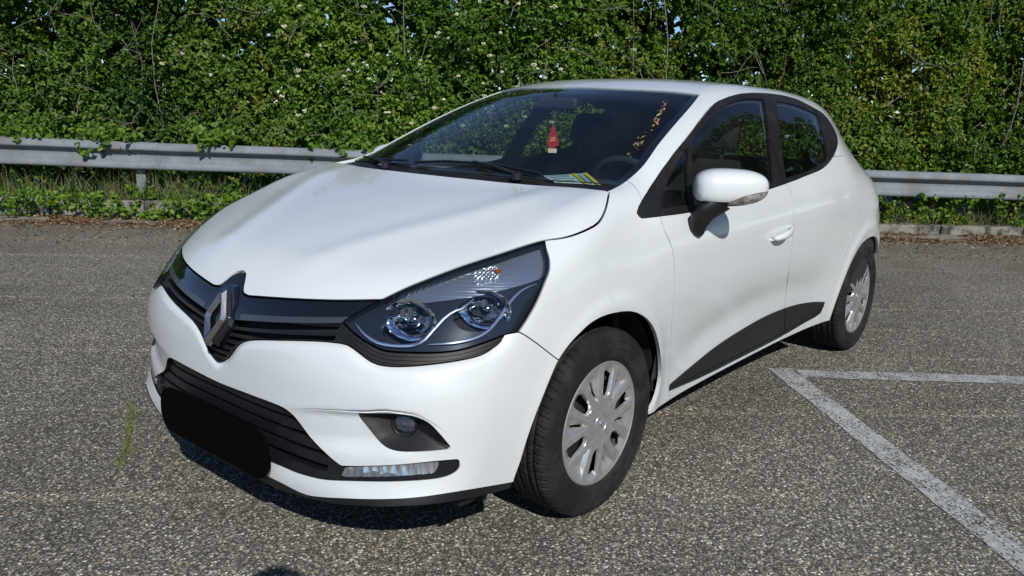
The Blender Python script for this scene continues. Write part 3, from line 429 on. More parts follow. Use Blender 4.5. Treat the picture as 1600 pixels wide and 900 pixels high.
 'trim': ((0, 1, 0.1), [(-0.5055,0.7989,0.2776), (-0.5025,0.8013,0.3017), (-0.5456,0.7985,0.3079), (-0.5806,0.7964,0.3128), (-0.6155,0.7948,0.3182), (-0.6502,0.7935,0.3238), (-0.6849,0.7927,0.3296), (-0.7197,0.7923,0.3357), (-0.7544,0.7921,0.3421), (-0.7895,0.792,0.3487), (-0.8255,0.7919,0.3551), (-0.8625,0.7919,0.3612), (-0.9008,0.7919,0.3668), (-0.9453,0.792,0.3726), (-0.9914,0.7921,0.3778), (-1.039,0.7923,0.3826), (-1.088,0.7927,0.3872), (-1.138,0.7933,0.3915), (-1.187,0.794,0.3957), (-1.236,0.795,0.3998), (-1.287,0.7961,0.4036), (-1.34,0.7973,0.4067), (-1.395,0.7986,0.4089), (-1.448,0.7998,0.41), (-1.504,0.801,0.4102), (-1.563,0.8022,0.4095), (-1.623,0.8036,0.4079), (-1.685,0.8052,0.4053), (-1.747,0.8068,0.4014), (-1.811,0.8087,0.3958), (-1.876,0.8111,0.389), (-1.94,0.8146,0.3818), (-2.021,0.8214,0.3697), (-2.102,0.8295,0.3557), (-2.076,0.8216,0.3261), (-2.043,0.8133,0.3013), (-1.996,0.8065,0.2906), (-1.939,0.8006,0.2852), (-1.879,0.7964,0.2808), (-1.821,0.793,0.2752), (-1.764,0.7899,0.2697), (-1.706,0.7873,0.2649), (-1.647,0.7851,0.2614), (-1.59,0.7835,0.2592), (-1.531,0.7825,0.2577), (-1.473,0.7819,0.2567), (-1.415,0.7816,0.2561), (-1.358,0.7814,0.2557), (-1.303,0.7812,0.2553), (-1.248,0.781,0.2551), (-1.195,0.7809,0.2548), (-1.139,0.7808,0.2545), (-1.085,0.7808,0.2542), (-1.032,0.781,0.254), (-0.9786,0.7813,0.2542), (-0.9264,0.7819,0.2547), (-0.8747,0.7827,0.2556), (-0.8235,0.7836,0.2568), (-0.7782,0.7846,0.2584), (-0.7332,0.7857,0.2604), (-0.6885,0.787,0.2628), (-0.6434,0.7889,0.2658), (-0.5976,0.7916,0.2693), (-0.5515,0.795,0.2733)]),
 'pane_a': ((0, 1, 0.2), [(-0.3614,0.7961,0.9684), (-0.3694,0.7876,0.9867), (-0.3856,0.7791,1.005), (-0.4073,0.7706,1.022), (-0.434,0.7629,1.04), (-0.4621,0.7556,1.057), (-0.4914,0.7487,1.074), (-0.5215,0.7417,1.091), (-0.5511,0.7349,1.107), (-0.5821,0.7279,1.124), (-0.6141,0.7208,1.141), (-0.647,0.7134,1.157), (-0.6809,0.7056,1.175), (-0.6644,0.7171,1.155), (-0.6504,0.7274,1.136), (-0.6387,0.7364,1.117), (-0.6289,0.7442,1.098), (-0.6196,0.7516,1.079), (-0.6091,0.7598,1.057), (-0.5977,0.7682,1.035), (-0.5846,0.7775,1.014), (-0.5697,0.7876,0.9931), (-0.5547,0.7978,0.9724), (-0.5141,0.7976,0.9716), (-0.4745,0.7973,0.9708), (-0.4358,0.7971,0.97), (-0.3981,0.7967,0.9692)]),
 'pane_b': ((0, 1, 0.2), [(-0.5816,0.8022,0.964), (-0.5948,0.7933,0.9823), (-0.6085,0.7841,1.001), (-0.6214,0.7753,1.02), (-0.6328,0.7673,1.039), (-0.6429,0.7599,1.058), (-0.6525,0.7527,1.077), (-0.6625,0.7444,1.099), (-0.6722,0.7354,1.121), (-0.6839,0.7257,1.143), (-0.7007,0.7148,1.165), (-0.7237,0.7033,1.186), (-0.7662,0.692,1.209), (-0.8188,0.6824,1.23), (-0.8674,0.6729,1.25), (-0.9197,0.6634,1.269), (-0.9694,0.6548,1.286), (-1.022,0.6459,1.303), (-1.077,0.6374,1.319), (-1.15,0.6288,1.335), (-1.227,0.6216,1.348), (-1.299,0.6166,1.357), (-1.371,0.6135,1.363), (-1.43,0.6128,1.364), (-1.489,0.6131,1.365), (-1.551,0.613,1.365), (-1.519,0.6344,1.339), (-1.497,0.6512,1.313), (-1.479,0.6667,1.288), (-1.462,0.681,1.263), (-1.446,0.6943,1.238), (-1.431,0.7066,1.214), (-1.417,0.7179,1.189), (-1.405,0.7284,1.164), (-1.395,0.7382,1.14), (-1.385,0.7476,1.115), (-1.376,0.7565,1.091), (-1.368,0.7651,1.066), (-1.359,0.7738,1.042), (-1.348,0.7839,1.018), (-1.298,0.7875,1.009), (-1.247,0.7904,1.002), (-1.192,0.792,0.997), (-1.137,0.7934,0.9929), (-1.083,0.7948,0.9891), (-1.031,0.796,0.9857), (-0.9796,0.7972,0.9826), (-0.9296,0.7982,0.9797), (-0.8808,0.7992,0.977), (-0.8274,0.8001,0.9742), (-0.7755,0.8008,0.9719), (-0.7251,0.8012,0.9698), (-0.676,0.8016,0.9678), (-0.6282,0.8019,0.9659)]),
 'pane_c': ((0, 1, 0.2), [(-1.69,0.6172,1.36), (-1.76,0.619,1.358), (-1.83,0.6214,1.355), (-1.885,0.6243,1.351), (-1.938,0.6285,1.345), (-1.99,0.634,1.336), (-2.045,0.639,1.326), (-2.103,0.6432,1.316), (-2.164,0.6467,1.305), (-2.144,0.6662,1.278), (-2.128,0.684,1.251), (-2.112,0.7007,1.224), (-2.096,0.7171,1.194), (-2.084,0.7318,1.165), (-2.072,0.7456,1.135), (-2.055,0.7593,1.106), (-1.999,0.772,1.08), (-1.933,0.7777,1.067), (-1.866,0.7817,1.056), (-1.801,0.7839,1.048), (-1.732,0.7847,1.041), (-1.666,0.7848,1.035), (-1.601,0.7847,1.03), (-1.537,0.7847,1.025), (-1.473,0.7853,1.021), (-1.483,0.7749,1.045), (-1.49,0.7656,1.07), (-1.496,0.7565,1.095), (-1.504,0.747,1.121), (-1.512,0.7371,1.146), (-1.522,0.7267,1.171), (-1.535,0.7156,1.197), (-1.551,0.7029,1.223), (-1.571,0.689,1.25), (-1.594,0.6738,1.277), (-1.621,0.6572,1.304), (-1.651,0.6393,1.332)]),
 'seamF': ((0, 1, 0.1), [(0.4687,0.8163,0.6958), (0.449,0.8226,0.6989), (0.4307,0.8289,0.6971), (0.4157,0.8348,0.6875), (0.399,0.8394,0.6761), (0.3816,0.8434,0.6635), (0.3638,0.8471,0.65), (0.3453,0.8504,0.6359), (0.3264,0.8537,0.6213), (0.308,0.8576,0.6071), (0.2903,0.8623,0.5935)]),
 'archF': ((0, 1, 0.1), [(0.4352,0.8049,0.153), (0.4359,0.8095,0.1727), (0.4361,0.8136,0.1919), (0.4356,0.8173,0.2105), (0.4343,0.8206,0.2285), (0.4323,0.8235,0.2441), (0.4297,0.8263,0.2593), (0.4267,0.8292,0.2742), (0.4233,0.832,0.2883), (0.4195,0.8348,0.3023), (0.4159,0.8374,0.3164), (0.4125,0.8403,0.3337), (0.4092,0.8429,0.351), (0.4054,0.8453,0.368), (0.4008,0.8476,0.3847), (0.3957,0.8498,0.4012), (0.3901,0.8517,0.4173), (0.3846,0.8534,0.4316), (0.3787,0.855,0.4457), (0.3724,0.8565,0.4597), (0.3653,0.8578,0.4741), (0.3578,0.859,0.4883), (0.3499,0.8599,0.5023), (0.3411,0.8606,0.5175), (0.332,0.8611,0.5325), (0.3224,0.8616,0.5474), (0.3126,0.8619,0.5625), (0.3023,0.8621,0.5775), (0.2905,0.8625,0.5917), (0.2794,0.863,0.6022), (0.2673,0.8635,0.6123), (0.2542,0.8641,0.6219), (0.2405,0.8646,0.6311), (0.2197,0.8653,0.6429), (0.1967,0.8661,0.6534), (0.1773,0.8665,0.662), (0.1568,0.8667,0.6702), (0.1342,0.8669,0.6767), (0.108,0.8669,0.6814), (0.079,0.8666,0.6842), (0.0477,0.866,0.6846), (0.0159,0.8653,0.6832), (-0.0176,0.8646,0.6805), (-0.0518,0.8641,0.6764), (-0.0861,0.8637,0.6706), (-0.1285,0.8633,0.6582), (-0.1703,0.8625,0.6403), (-0.2071,0.861,0.6197), (-0.2401,0.8586,0.5958), (-0.2633,0.856,0.5746), (-0.2845,0.8527,0.5521), (-0.3038,0.8491,0.5292), (-0.3254,0.8445,0.5009), (-0.3447,0.8399,0.4723), (-0.3623,0.835,0.4436), (-0.3785,0.83,0.4149), (-0.3925,0.825,0.3863), (-0.4005,0.8211,0.3593), (-0.4015,0.8191,0.3388), (-0.3988,0.8178,0.3195), (-0.3931,0.817,0.3012), (-0.3854,0.8161,0.2839), (-0.3734,0.8151,0.2677), (-0.3584,0.8138,0.2529), (-0.3432,0.8127,0.2384), (-0.3477,0.8106,0.2142), (-0.3528,0.8081,0.1895), (-0.3619,0.8034,0.1629), (-0.388,0.7893,0.1279), (-0.4046,0.7804,0.0969), (-0.4055,0.7803,0.0734), (-0.4064,0.7802,0.0497), (-0.4073,0.7801,0.026), (-0.4082,0.78,0.0021), (-0.4091,0.7799,-0.0218), (-0.41,0.7798,-0.0459), (-0.4109,0.7797,-0.07), (-0.4118,0.7796,-0.0942), (-0.4127,0.7795,-0.1186), (-0.4136,0.7795,-0.143), (-0.4145,0.7794,-0.1675), (-0.4155,0.7793,-0.1921), (-0.4164,0.7792,-0.2169), (-0.4173,0.7791,-0.2417), (-0.4182,0.779,-0.2666), (-0.4191,0.7789,-0.2916), (-0.4201,0.7788,-0.3167), (-0.421,0.7787,-0.342), (-0.4219,0.7786,-0.3673), (-0.4228,0.7785,-0.3927), (-0.4238,0.7785,-0.4183), (-0.4247,0.7784,-0.4439), (-0.4257,0.7783,-0.4697), (-0.3642,0.7874,-0.4368), (-0.305,0.7962,-0.4051), (-0.2579,0.7989,-0.3818), (-0.2064,0.8049,-0.355), (-0.1587,0.8094,-0.3306), (-0.1146,0.8124,-0.3086), (-0.0726,0.8148,-0.2878), (-0.0323,0.8168,-0.2679), (0.0065,0.8184,-0.249), (0.0436,0.8194,-0.2311), (0.079,0.8199,-0.2142), (0.1127,0.8198,-0.1985), (0.1445,0.8188,-0.184), (0.1746,0.8172,-0.1705), (0.2035,0.8151,-0.1578), (0.2314,0.8126,-0.1458), (0.2589,0.8103,-0.1338), (0.2875,0.8092,-0.1209), (0.317,0.8093,-0.107), (0.3425,0.8066,-0.0961), (0.3649,0.8019,-0.0876), (0.3875,0.7976,-0.0789), (0.3906,0.7972,-0.0582), (0.3937,0.7967,-0.0376), (0.3968,0.7963,-0.0171), (0.3999,0.7959,0.0033), (0.403,0.7955,0.0236), (0.406,0.7951,0.0438), (0.4091,0.7947,0.0639), (0.4122,0.7944,0.0839), (0.4161,0.7947,0.1044), (0.4258,0.7999,0.1289)]),
 'archR': ((0, 1, 0.1), [(-2.033,0.7943,0.2064), (-2.063,0.8015,0.2278), (-2.091,0.8089,0.2503), (-2.114,0.8169,0.2767), (-2.132,0.8249,0.3049), (-2.145,0.8316,0.3294), (-2.157,0.8381,0.3543), (-2.169,0.8442,0.3795), (-2.181,0.8496,0.4048), (-2.194,0.8546,0.4342), (-2.207,0.8585,0.4641), (-2.223,0.8617,0.4934), (-2.241,0.8642,0.5213), (-2.262,0.8662,0.5488), (-2.286,0.868,0.5755), (-2.316,0.8694,0.6003), (-2.356,0.8703,0.6228), (-2.405,0.87,0.6413), (-2.466,0.8692,0.6561), (-2.591,0.8683,0.6645), (-2.683,0.8636,0.6528), (-2.81,0.8498,0.6102), (-2.887,0.8333,0.5521)]),
 'shut': ((0, 1, 0.1), [(-0.34,0.8051,0.9469), (-0.3388,0.8116,0.9316), (-0.3382,0.8178,0.9162), (-0.3401,0.8235,0.9008), (-0.3496,0.8301,0.8802), (-0.363,0.8355,0.8592), (-0.3729,0.8398,0.8376), (-0.378,0.8429,0.8164), (-0.3827,0.845,0.7946), (-0.3868,0.8463,0.7725), (-0.3901,0.8472,0.7503), (-0.3929,0.8478,0.7281), (-0.3951,0.8479,0.707), (-0.397,0.8476,0.6857), (-0.3991,0.8467,0.6642), (-0.4017,0.8453,0.6424), (-0.4048,0.8435,0.6204), (-0.4084,0.8415,0.5981), (-0.4129,0.8392,0.5754), (-0.4187,0.8364,0.5512), (-0.425,0.8333,0.5266), (-0.4318,0.8299,0.5017), (-0.4395,0.8262,0.4763), (-0.4483,0.8221,0.4503), (-0.4571,0.8181,0.4259), (-0.4657,0.8143,0.4014), (-0.4736,0.8108,0.377), (-0.4811,0.8078,0.3525), (-0.4887,0.8049,0.3279), (-0.4967,0.8019,0.3029), (-0.5055,0.7989,0.2776), (-0.532,0.793,0.2359)]),
 'shut2': ((0, 1, 0.1), [(-1.445,0.7923,1.006), (-1.462,0.8041,0.985), (-1.47,0.8158,0.9636), (-1.466,0.8249,0.9426), (-1.462,0.8323,0.9208), (-1.458,0.8381,0.8984), (-1.456,0.8423,0.8759), (-1.455,0.8459,0.849), (-1.455,0.8482,0.8218), (-1.457,0.8492,0.7941), (-1.46,0.8491,0.766), (-1.464,0.8486,0.7378), (-1.467,0.8477,0.7094), (-1.47,0.8462,0.6807), (-1.475,0.8436,0.6516), (-1.483,0.8397,0.6216), (-1.496,0.8342,0.5904), (-1.515,0.8264,0.5577), (-1.535,0.8181,0.5244), (-1.549,0.8122,0.4921), (-1.558,0.8085,0.4605), (-1.569,0.8049,0.4283), (-1.582,0.8011,0.3974), (-1.597,0.7972,0.3658), (-1.613,0.7934,0.3337), (-1.629,0.7896,0.3012), (-1.646,0.7859,0.2684), (-1.662,0.7821,0.2353)]),
 'sill': ((0, 1, 0.1), [(-0.338,0.813,0.2399), (-0.3689,0.8131,0.2421), (-0.4125,0.8065,0.2391), (-0.4586,0.799,0.2355), (-0.4981,0.7955,0.2348), (-0.5383,0.7923,0.234), (-0.5836,0.789,0.2331), (-0.6287,0.7864,0.2327), (-0.6732,0.7846,0.2329), (-0.7173,0.7834,0.2336), (-0.7619,0.7826,0.2344), (-0.8074,0.7818,0.2351), (-0.8539,0.7811,0.2357), (-0.9015,0.7804,0.2361), (-0.9502,0.7799,0.2363), (-0.9987,0.7794,0.2364), (-1.048,0.7791,0.2363), (-1.098,0.779,0.2362), (-1.15,0.779,0.2361), (-1.202,0.779,0.2358), (-1.256,0.779,0.2355), (-1.311,0.7791,0.2351), (-1.367,0.7791,0.2347), (-1.425,0.7792,0.2343), (-1.484,0.7793,0.234), (-1.543,0.7797,0.2339), (-1.603,0.7806,0.2343), (-1.662,0.7821,0.2353), (-1.722,0.7841,0.2367), (-1.782,0.7864,0.2385), (-1.842,0.7891,0.2406), (-1.903,0.7922,0.2431), (-1.962,0.7964,0.2467), (-2.017,0.8019,0.2515), (-2.071,0.8083,0.2573), (-2.117,0.8149,0.2653), (-2.155,0.8235,0.276)]),
 'lipTop': ((0.85, 0.45, 0.25), [(0.8474,0.2176,0.2234), (0.8464,0.2408,0.2224), (0.8452,0.2633,0.2211), (0.8438,0.2852,0.2197), (0.8423,0.3066,0.2181), (0.8405,0.3277,0.2166), (0.8386,0.3484,0.2153), (0.8366,0.369,0.2142), (0.8346,0.3881,0.2139), (0.8325,0.4078,0.215), (0.8303,0.4278,0.2179), (0.8276,0.4499,0.2226), (0.8246,0.4714,0.2275), (0.8212,0.4923,0.2325), (0.8173,0.5124,0.2373), (0.813,0.5317,0.2419), (0.8084,0.5503,0.2461), (0.803,0.5695,0.2502), (0.7973,0.5881,0.254), (0.7913,0.6061,0.2577), (0.7849,0.6235,0.2611), (0.7782,0.6403,0.2645), (0.7709,0.6564,0.2677), (0.763,0.6712,0.2703), (0.7544,0.6852,0.2726), (0.7452,0.6984,0.2745), (0.7353,0.7108,0.2762), (0.7248,0.7224,0.2777), (0.7136,0.7334,0.2791), (0.7029,0.7428,0.2802), (0.6916,0.7516,0.2811), (0.6798,0.76,0.2819), (0.6675,0.7678,0.2824), (0.6545,0.7751,0.2826), (0.6409,0.7819,0.2824), (0.6265,0.788,0.2818), (0.6113,0.7934,0.2807), (0.595,0.7981,0.2788), (0.5773,0.8018,0.2762), (0.5585,0.8047,0.273), (0.5396,0.8078,0.2699), (0.5205,0.8109,0.2668), (0.5011,0.8139,0.2636), (0.4814,0.8169,0.2603), (0.4613,0.8199,0.2569), (0.4411,0.8231,0.2536)]),
 'lipBot': ((0.85, 0.45, 0.25), [(0.8379,0.2607,0.1817), (0.8376,0.2867,0.186), (0.8369,0.3116,0.1898), (0.8359,0.3357,0.1932), (0.8345,0.3591,0.1964), (0.8329,0.3817,0.1993), (0.831,0.4037,0.202), (0.8289,0.4252,0.2048), (0.8264,0.4466,0.2074), (0.8236,0.4676,0.2101), (0.8206,0.4882,0.2132), (0.8174,0.5083,0.2169), (0.8136,0.5299,0.2215), (0.8094,0.5508,0.2261), (0.8047,0.571,0.2306), (0.7997,0.5906,0.2351), (0.7943,0.6094,0.2394), (0.7885,0.6275,0.2435), (0.7824,0.6447,0.2474), (0.7754,0.6608,0.2506), (0.7676,0.6758,0.2532), (0.759,0.6898,0.2554), (0.7496,0.7029,0.2571), (0.7396,0.7152,0.2584), (0.7289,0.7268,0.2593), (0.7175,0.7376,0.2599), (0.7052,0.7479,0.2601), (0.6921,0.7575,0.2599), (0.6782,0.7663,0.2592), (0.6634,0.7744,0.258), (0.6476,0.7815,0.2564), (0.6306,0.7877,0.2543), (0.6123,0.7927,0.2515), (0.5925,0.7964,0.2482), (0.5731,0.7994,0.245), (0.5537,0.8025,0.2424), (0.5341,0.8056,0.2402), (0.5143,0.8087,0.2382), (0.4942,0.8118,0.2362), (0.4738,0.8149,0.2342), (0.453,0.8179,0.2321), (0.4323,0.8213,0.23)]),
 'crease': ((0.85, 0.45, 0.25), [(0.8355,0.3576,0.462), (0.8322,0.3799,0.466), (0.8285,0.4015,0.4698), (0.8243,0.4219,0.4731), (0.8197,0.4415,0.4761), (0.8153,0.4613,0.4792), (0.8101,0.4811,0.4819), (0.8044,0.5,0.484), (0.7985,0.5185,0.486), (0.7927,0.5369,0.4881), (0.7865,0.5546,0.4902), (0.7799,0.5717,0.4924), (0.7737,0.5888,0.4954), (0.768,0.6062,0.4992), (0.7608,0.6219,0.5024), (0.7537,0.6374,0.5054), (0.7477,0.654,0.5086), (0.7413,0.6699,0.5104), (0.7336,0.6845,0.5107), (0.725,0.6982,0.51), (0.7158,0.7109,0.5079), (0.7066,0.723,0.5046), (0.6974,0.7344,0.5), (0.6893,0.7431,0.4939), (0.6813,0.751,0.4857), (0.6735,0.7581,0.476), (0.666,0.7643,0.4655), (0.6578,0.7702,0.4527), (0.6497,0.7753,0.4389), (0.6416,0.7798,0.4244), (0.6332,0.784,0.4095), (0.6243,0.7881,0.3945)]),
 'handle': ((0, 1, 0.1), [(-1.209,0.8464,0.779), (-1.273,0.8469,0.7639), (-1.338,0.8476,0.7707), (-1.392,0.8484,0.7855), (-1.415,0.8484,0.8045), (-1.413,0.8475,0.8232), (-1.356,0.8458,0.8355), (-1.294,0.8449,0.8366), (-1.253,0.8457,0.8216), (-1.222,0.8464,0.7999)]),
 'ind': ((0.62, 0.75, 0.2), [(0.6486,0.5617,0.7761), (0.6401,0.5754,0.7771), (0.6316,0.5889,0.778), (0.6228,0.6022,0.7791), (0.6138,0.6151,0.7802), (0.6046,0.6278,0.7815), (0.595,0.64,0.783), (0.5858,0.6508,0.7845), (0.5762,0.6613,0.7861), (0.5664,0.6714,0.7877), (0.5564,0.6814,0.7893), (0.5462,0.6912,0.7906), (0.5357,0.7009,0.7919), (0.525,0.7103,0.7933), (0.5139,0.7194,0.7949), (0.5009,0.7291,0.7971), (0.4875,0.7385,0.7994), (0.4737,0.7476,0.802), (0.4595,0.7563,0.8046), (0.4435,0.7655,0.8075), (0.427,0.7742,0.8107), (0.4098,0.7824,0.8138), (0.3932,0.7899,0.8166), (0.3758,0.7969,0.8193), (0.3577,0.8033,0.8221), (0.3381,0.8088,0.8254), (0.3174,0.8136,0.8288), (0.2957,0.8178,0.832), (0.282,0.8147,0.844), (0.268,0.8113,0.8559), (0.2534,0.8076,0.8679), (0.2382,0.8036,0.8799), (0.2327,0.7942,0.8929), (0.2257,0.7836,0.9057), (0.2171,0.7717,0.9182), (0.2068,0.7585,0.9306), (0.1945,0.7438,0.9428), (0.2116,0.736,0.9394), (0.2281,0.7278,0.936), (0.2442,0.7194,0.9327), (0.2599,0.7108,0.9294), (0.2752,0.702,0.9259), (0.2904,0.6932,0.9223), (0.3053,0.6845,0.9185), (0.3203,0.6759,0.9144), (0.3353,0.6677,0.9101), (0.3512,0.6597,0.9054), (0.3673,0.652,0.9005), (0.3835,0.6447,0.8956), (0.3998,0.6377,0.8905), (0.4162,0.631,0.8853), (0.4326,0.6245,0.88), (0.4489,0.6182,0.8745), (0.4652,0.6121,0.869), (0.4814,0.6062,0.8635), (0.4977,0.6002,0.8578), (0.5137,0.5942,0.852), (0.5295,0.5881,0.8459), (0.545,0.5821,0.8395), (0.5603,0.5764,0.8328), (0.5753,0.5712,0.8256), (0.5901,0.5666,0.818), (0.6052,0.5639,0.8089), (0.6202,0.5633,0.7984), (0.6347,0.563,0.7872)]),
 'drlA': ((0.62, 0.75, 0.2), [(0.7327,0.5024,0.7176), (0.7338,0.517,0.7082), (0.734,0.5297,0.7006), (0.7333,0.5425,0.6938), (0.7303,0.5622,0.6854), (0.7253,0.5815,0.6792), (0.7193,0.5962,0.6767), (0.7121,0.6104,0.6756), (0.7042,0.624,0.6751), (0.6958,0.6371,0.6752), (0.6867,0.6495,0.676), (0.6771,0.6612,0.6774), (0.6681,0.6702,0.68), (0.6585,0.6779,0.6842), (0.6446,0.6851,0.6933), (0.6296,0.6888,0.7069), (0.6144,0.6923,0.7204), (0.6021,0.6951,0.7311), (0.5895,0.6982,0.7415), (0.5718,0.7044,0.7536), (0.5572,0.7115,0.7612), (0.5394,0.7227,0.7672), (0.524,0.7268,0.7778), (0.5063,0.7313,0.7899)]),
 'drlB': ((0.62, 0.75, 0.2), [(0.6444,0.697,0.6818), (0.6344,0.7075,0.6824), (0.6241,0.7178,0.683), (0.6135,0.7277,0.6837), (0.5994,0.7398,0.6849), (0.5846,0.7511,0.6867), (0.5736,0.7587,0.6883), (0.5624,0.7659,0.6902), (0.5508,0.7726,0.6926), (0.5385,0.7788,0.696), (0.5259,0.7842,0.7005), (0.5145,0.7881,0.7056), (0.5034,0.7912,0.7118), (0.4839,0.7942,0.7264), (0.4733,0.7952,0.7352), (0.4628,0.7959,0.7443), (0.4503,0.7959,0.7565), (0.4374,0.796,0.7685), (0.4225,0.7973,0.7801), (0.4068,0.7991,0.791), (0.3839,0.8026,0.8042), (0.3585,0.8089,0.8123), (0.3449,0.8126,0.8147), (0.3307,0.8162,0.8166)]),
 'indb': ((0.62, 0.75, 0.2), [(0.4656,0.6847,0.8531), (0.4418,0.6866,0.8647), (0.4276,0.6961,0.8684), (0.4139,0.7072,0.8707), (0.3996,0.7178,0.8729), (0.4088,0.7406,0.8558), (0.4181,0.7468,0.8455), (0.4283,0.7512,0.8349), (0.4435,0.7413,0.8327), (0.4583,0.731,0.8306), (0.4709,0.7213,0.829), (0.4831,0.7112,0.8275), (0.4754,0.699,0.8405)]),
}
# ============================================================ the car
# car frame = world: origin on the ground under the front axle, +x to the nose, +y to its left side
WB, WR, HUBZ = 2.589, .311, .305
body = Body()
_P, _Q = extract(body)
_T = np.concatenate([_Q[:, [0, 1, 2]], _Q[:, [0, 2, 3]]])
S = Patch(_P, body.normal(_P), _T)
S = clip(S, -S.V[:, 1]); S.V[np.abs(S.V[:, 1]) < 1e-6, 1] = 0
C3 = {k: np.array(v[1]) for k, v in CUTS.items()}; CD = {k: v[0] for k, v in CUTS.items()}
rg = lambda p, k, g=.10: region(p.V, C3[k], CD[k], g)
car = empty('hatchback_car')
tag(car, 'white five-door hatchback parked on the asphalt with its front wheel to the camera', 'car')

# lower edge of the skin
zb = pchip([-3.3, -3.0, -2.2, -.35, .40, .45, .53, .61, .68], [.26, .24, .24, .232, .230, .232, .240, .2515, .258], S.V[:, 0])
zb = np.where(S.V[:, 0] > .68, pchip([0, .26, .36, .45, .53, .61, .68, .73, .77], [.178, .184, .196, .207, .2215, .239, .252, .258, .258], S.V[:, 1]), zb)
S = clip(S, zb-S.V[:, 2])
# wheel arches
S = clip(S, -rg(S, 'archF', .25))
def rear_arch(V):
    a = np.hypot(V[:, 0]+WB, V[:, 2]-.30)-pchip([-3.2, -2.9, -2.6, -2.35, -2.2, -2.0], [.385, .372, .355, .377, .40, .44], V[:, 0])
    return np.where(V[:, 1] < .5, 1.0, a)
S = clip(S, -rear_arch(S.V))

def take(k, gap=.0035, g=.10, d=None):
    """cut a panel out of the skin along its outline and leave a gap round it"""
    global S
    q = clip(S, (rg(S, k, g) if d is None else d(S.V))+gap/2); S = clip(S, -(rg(S, k, g) if d is None else d(S.V))+gap/2)
    return q
# front openings, in order
hoodP = take('hood', .0065)
screenP = take('windscreen', .003)
lampP = take('lamp', .004)
grilleP = take('grille', .003)
lowerP = take('lower', .002)
fogP = take('fog', .002)
dloP = take('dlo', .003)
# lower lip: skin below the lip line
lt = C3['lipTop']; LIP = np.concatenate([[[.85, -.12, .222], [.85, 0, .222]], lt[lt[:, 1] > .3], [[.40, .845, .25], [.30, .87, .10], [.6, .9, .0], [.85, .5, .0], [.9, -.12, .0]]])
lipP = take(None, .001, d=lambda V: np.where(V[:, 0] < .38, 1., region(V, LIP, (.85, .45, .1), .2)))
# bumper, wing, doors
sf = C3['seamF'][::-1]
def xz(V, pts, ymin=.0): return np.where(V[:, 1] < ymin, 1., poly_d(V[:, [0, 2]], pts))
BUMP = [(p[0], p[2]) for p in sf]+[(.50, .72), (.50, 1.2), (1.3, 1.2), (1.3, 0), (.2, 0), (.2, .54)]
bumperP = take(None, .0042, d=lambda V: xz(V, BUMP))
sh = [(p[0], p[2]) for p in C3['shut']]; s2 = [(p[0], p[2]) for p in C3['shut2']]
WING = sh+[(sh[-1][0], 0), (1.2, 0), (1.2, 1.4), (-.26, 1.4), (-.292, 1.07), (-.262, 1.0)]
wingP = take(None, .003, d=lambda V: xz(V, WING, .3))
sill_z = lambda x: pchip([-2.3, -2.0, -1.77, -1.53, -1.3, -1.08, -.87, -.69, -.5, -.3], [.36, .282, .2630, .2510, .2488, .2476, .2490, .2560, .262, .27], x)
tx = np.linspace(-.505, -2.30, 40)
def door_bottom(x0, x1): xs = np.linspace(x0, x1, 24); return [(x, float(sill_z([x])[0])) for x in xs]
DOOR_F = [(-.34, 1.02)]+sh[:-2]+door_bottom(sh[-3][0]-.004, -1.655)+[(p[0], p[1]) for p in s2[::-1] if p[1] > .27]+[(-1.44, 1.10)]
doorFP = take(None, .0048, d=lambda V: xz(V, DOOR_F, .5))
DOOR_R = [(p[0], p[1]) for p in s2 if p[1] > .27]+door_bottom(-1.66, -2.05)+[(-2.06, .34), (-2.085, .45), (-2.16, .60), (-2.25, .72), (-2.31, .85), (-2.325, .95), (-2.30, 1.10), (-1.44, 1.10)]
doorRP = take(None, .0028, d=lambda V: xz(V, DOOR_R, .5))
# tail openings
tailglP = take(None, .003, d=lambda V: np.where(V[:, 0] > -2.7, 1., np.maximum(np.abs(V[:, 1])-(.60-.25*(V[:, 2]-1.02)), np.maximum(1.02-V[:, 2], V[:, 2]-1.30))))
taillampP = take(None, .003, d=lambda V: np.where(V[:, 0] > -2.95, 1., np.maximum.reduce([.50-V[:, 1], .74-V[:, 2], V[:, 2]-.93])))

MI = M['interior']
skin('body_shell', S, M['paint'], car, rim=.014)
hood = skin('hood', hoodP, M['paint'], car, rim=.0045)
# the painted lip round the upper grille curls inwards
def curl(p, k, width, depth):
    pts = C3[k]; a, b = plane_basis(CD[k]); e = .002
    d = rg(p, k); m = d < width; h = lambda dd: depth*np.clip(1-dd/width, 0, 1)**2
    g = np.zeros_like(p.V)
    for ax in (a, b):
        g += ((region(p.V+ax*e, pts, CD[k])-region(p.V-ax*e, pts, CD[k]))/(2*e))[:, None]*ax
    sl = (2*depth/width*np.clip(1-d/width, 0, 1))
    N = p.N.copy(); V = p.V-p.N*h(d)[:, None]; t = -g+p.N*(g*p.N).sum(1)[:, None]
    N = N+t*sl[:, None]; N /= np.linalg.norm(N, axis=1, keepdims=True); q = p.copy(); q.V[m] = V[m]; q.N[m] = N[m]; return q
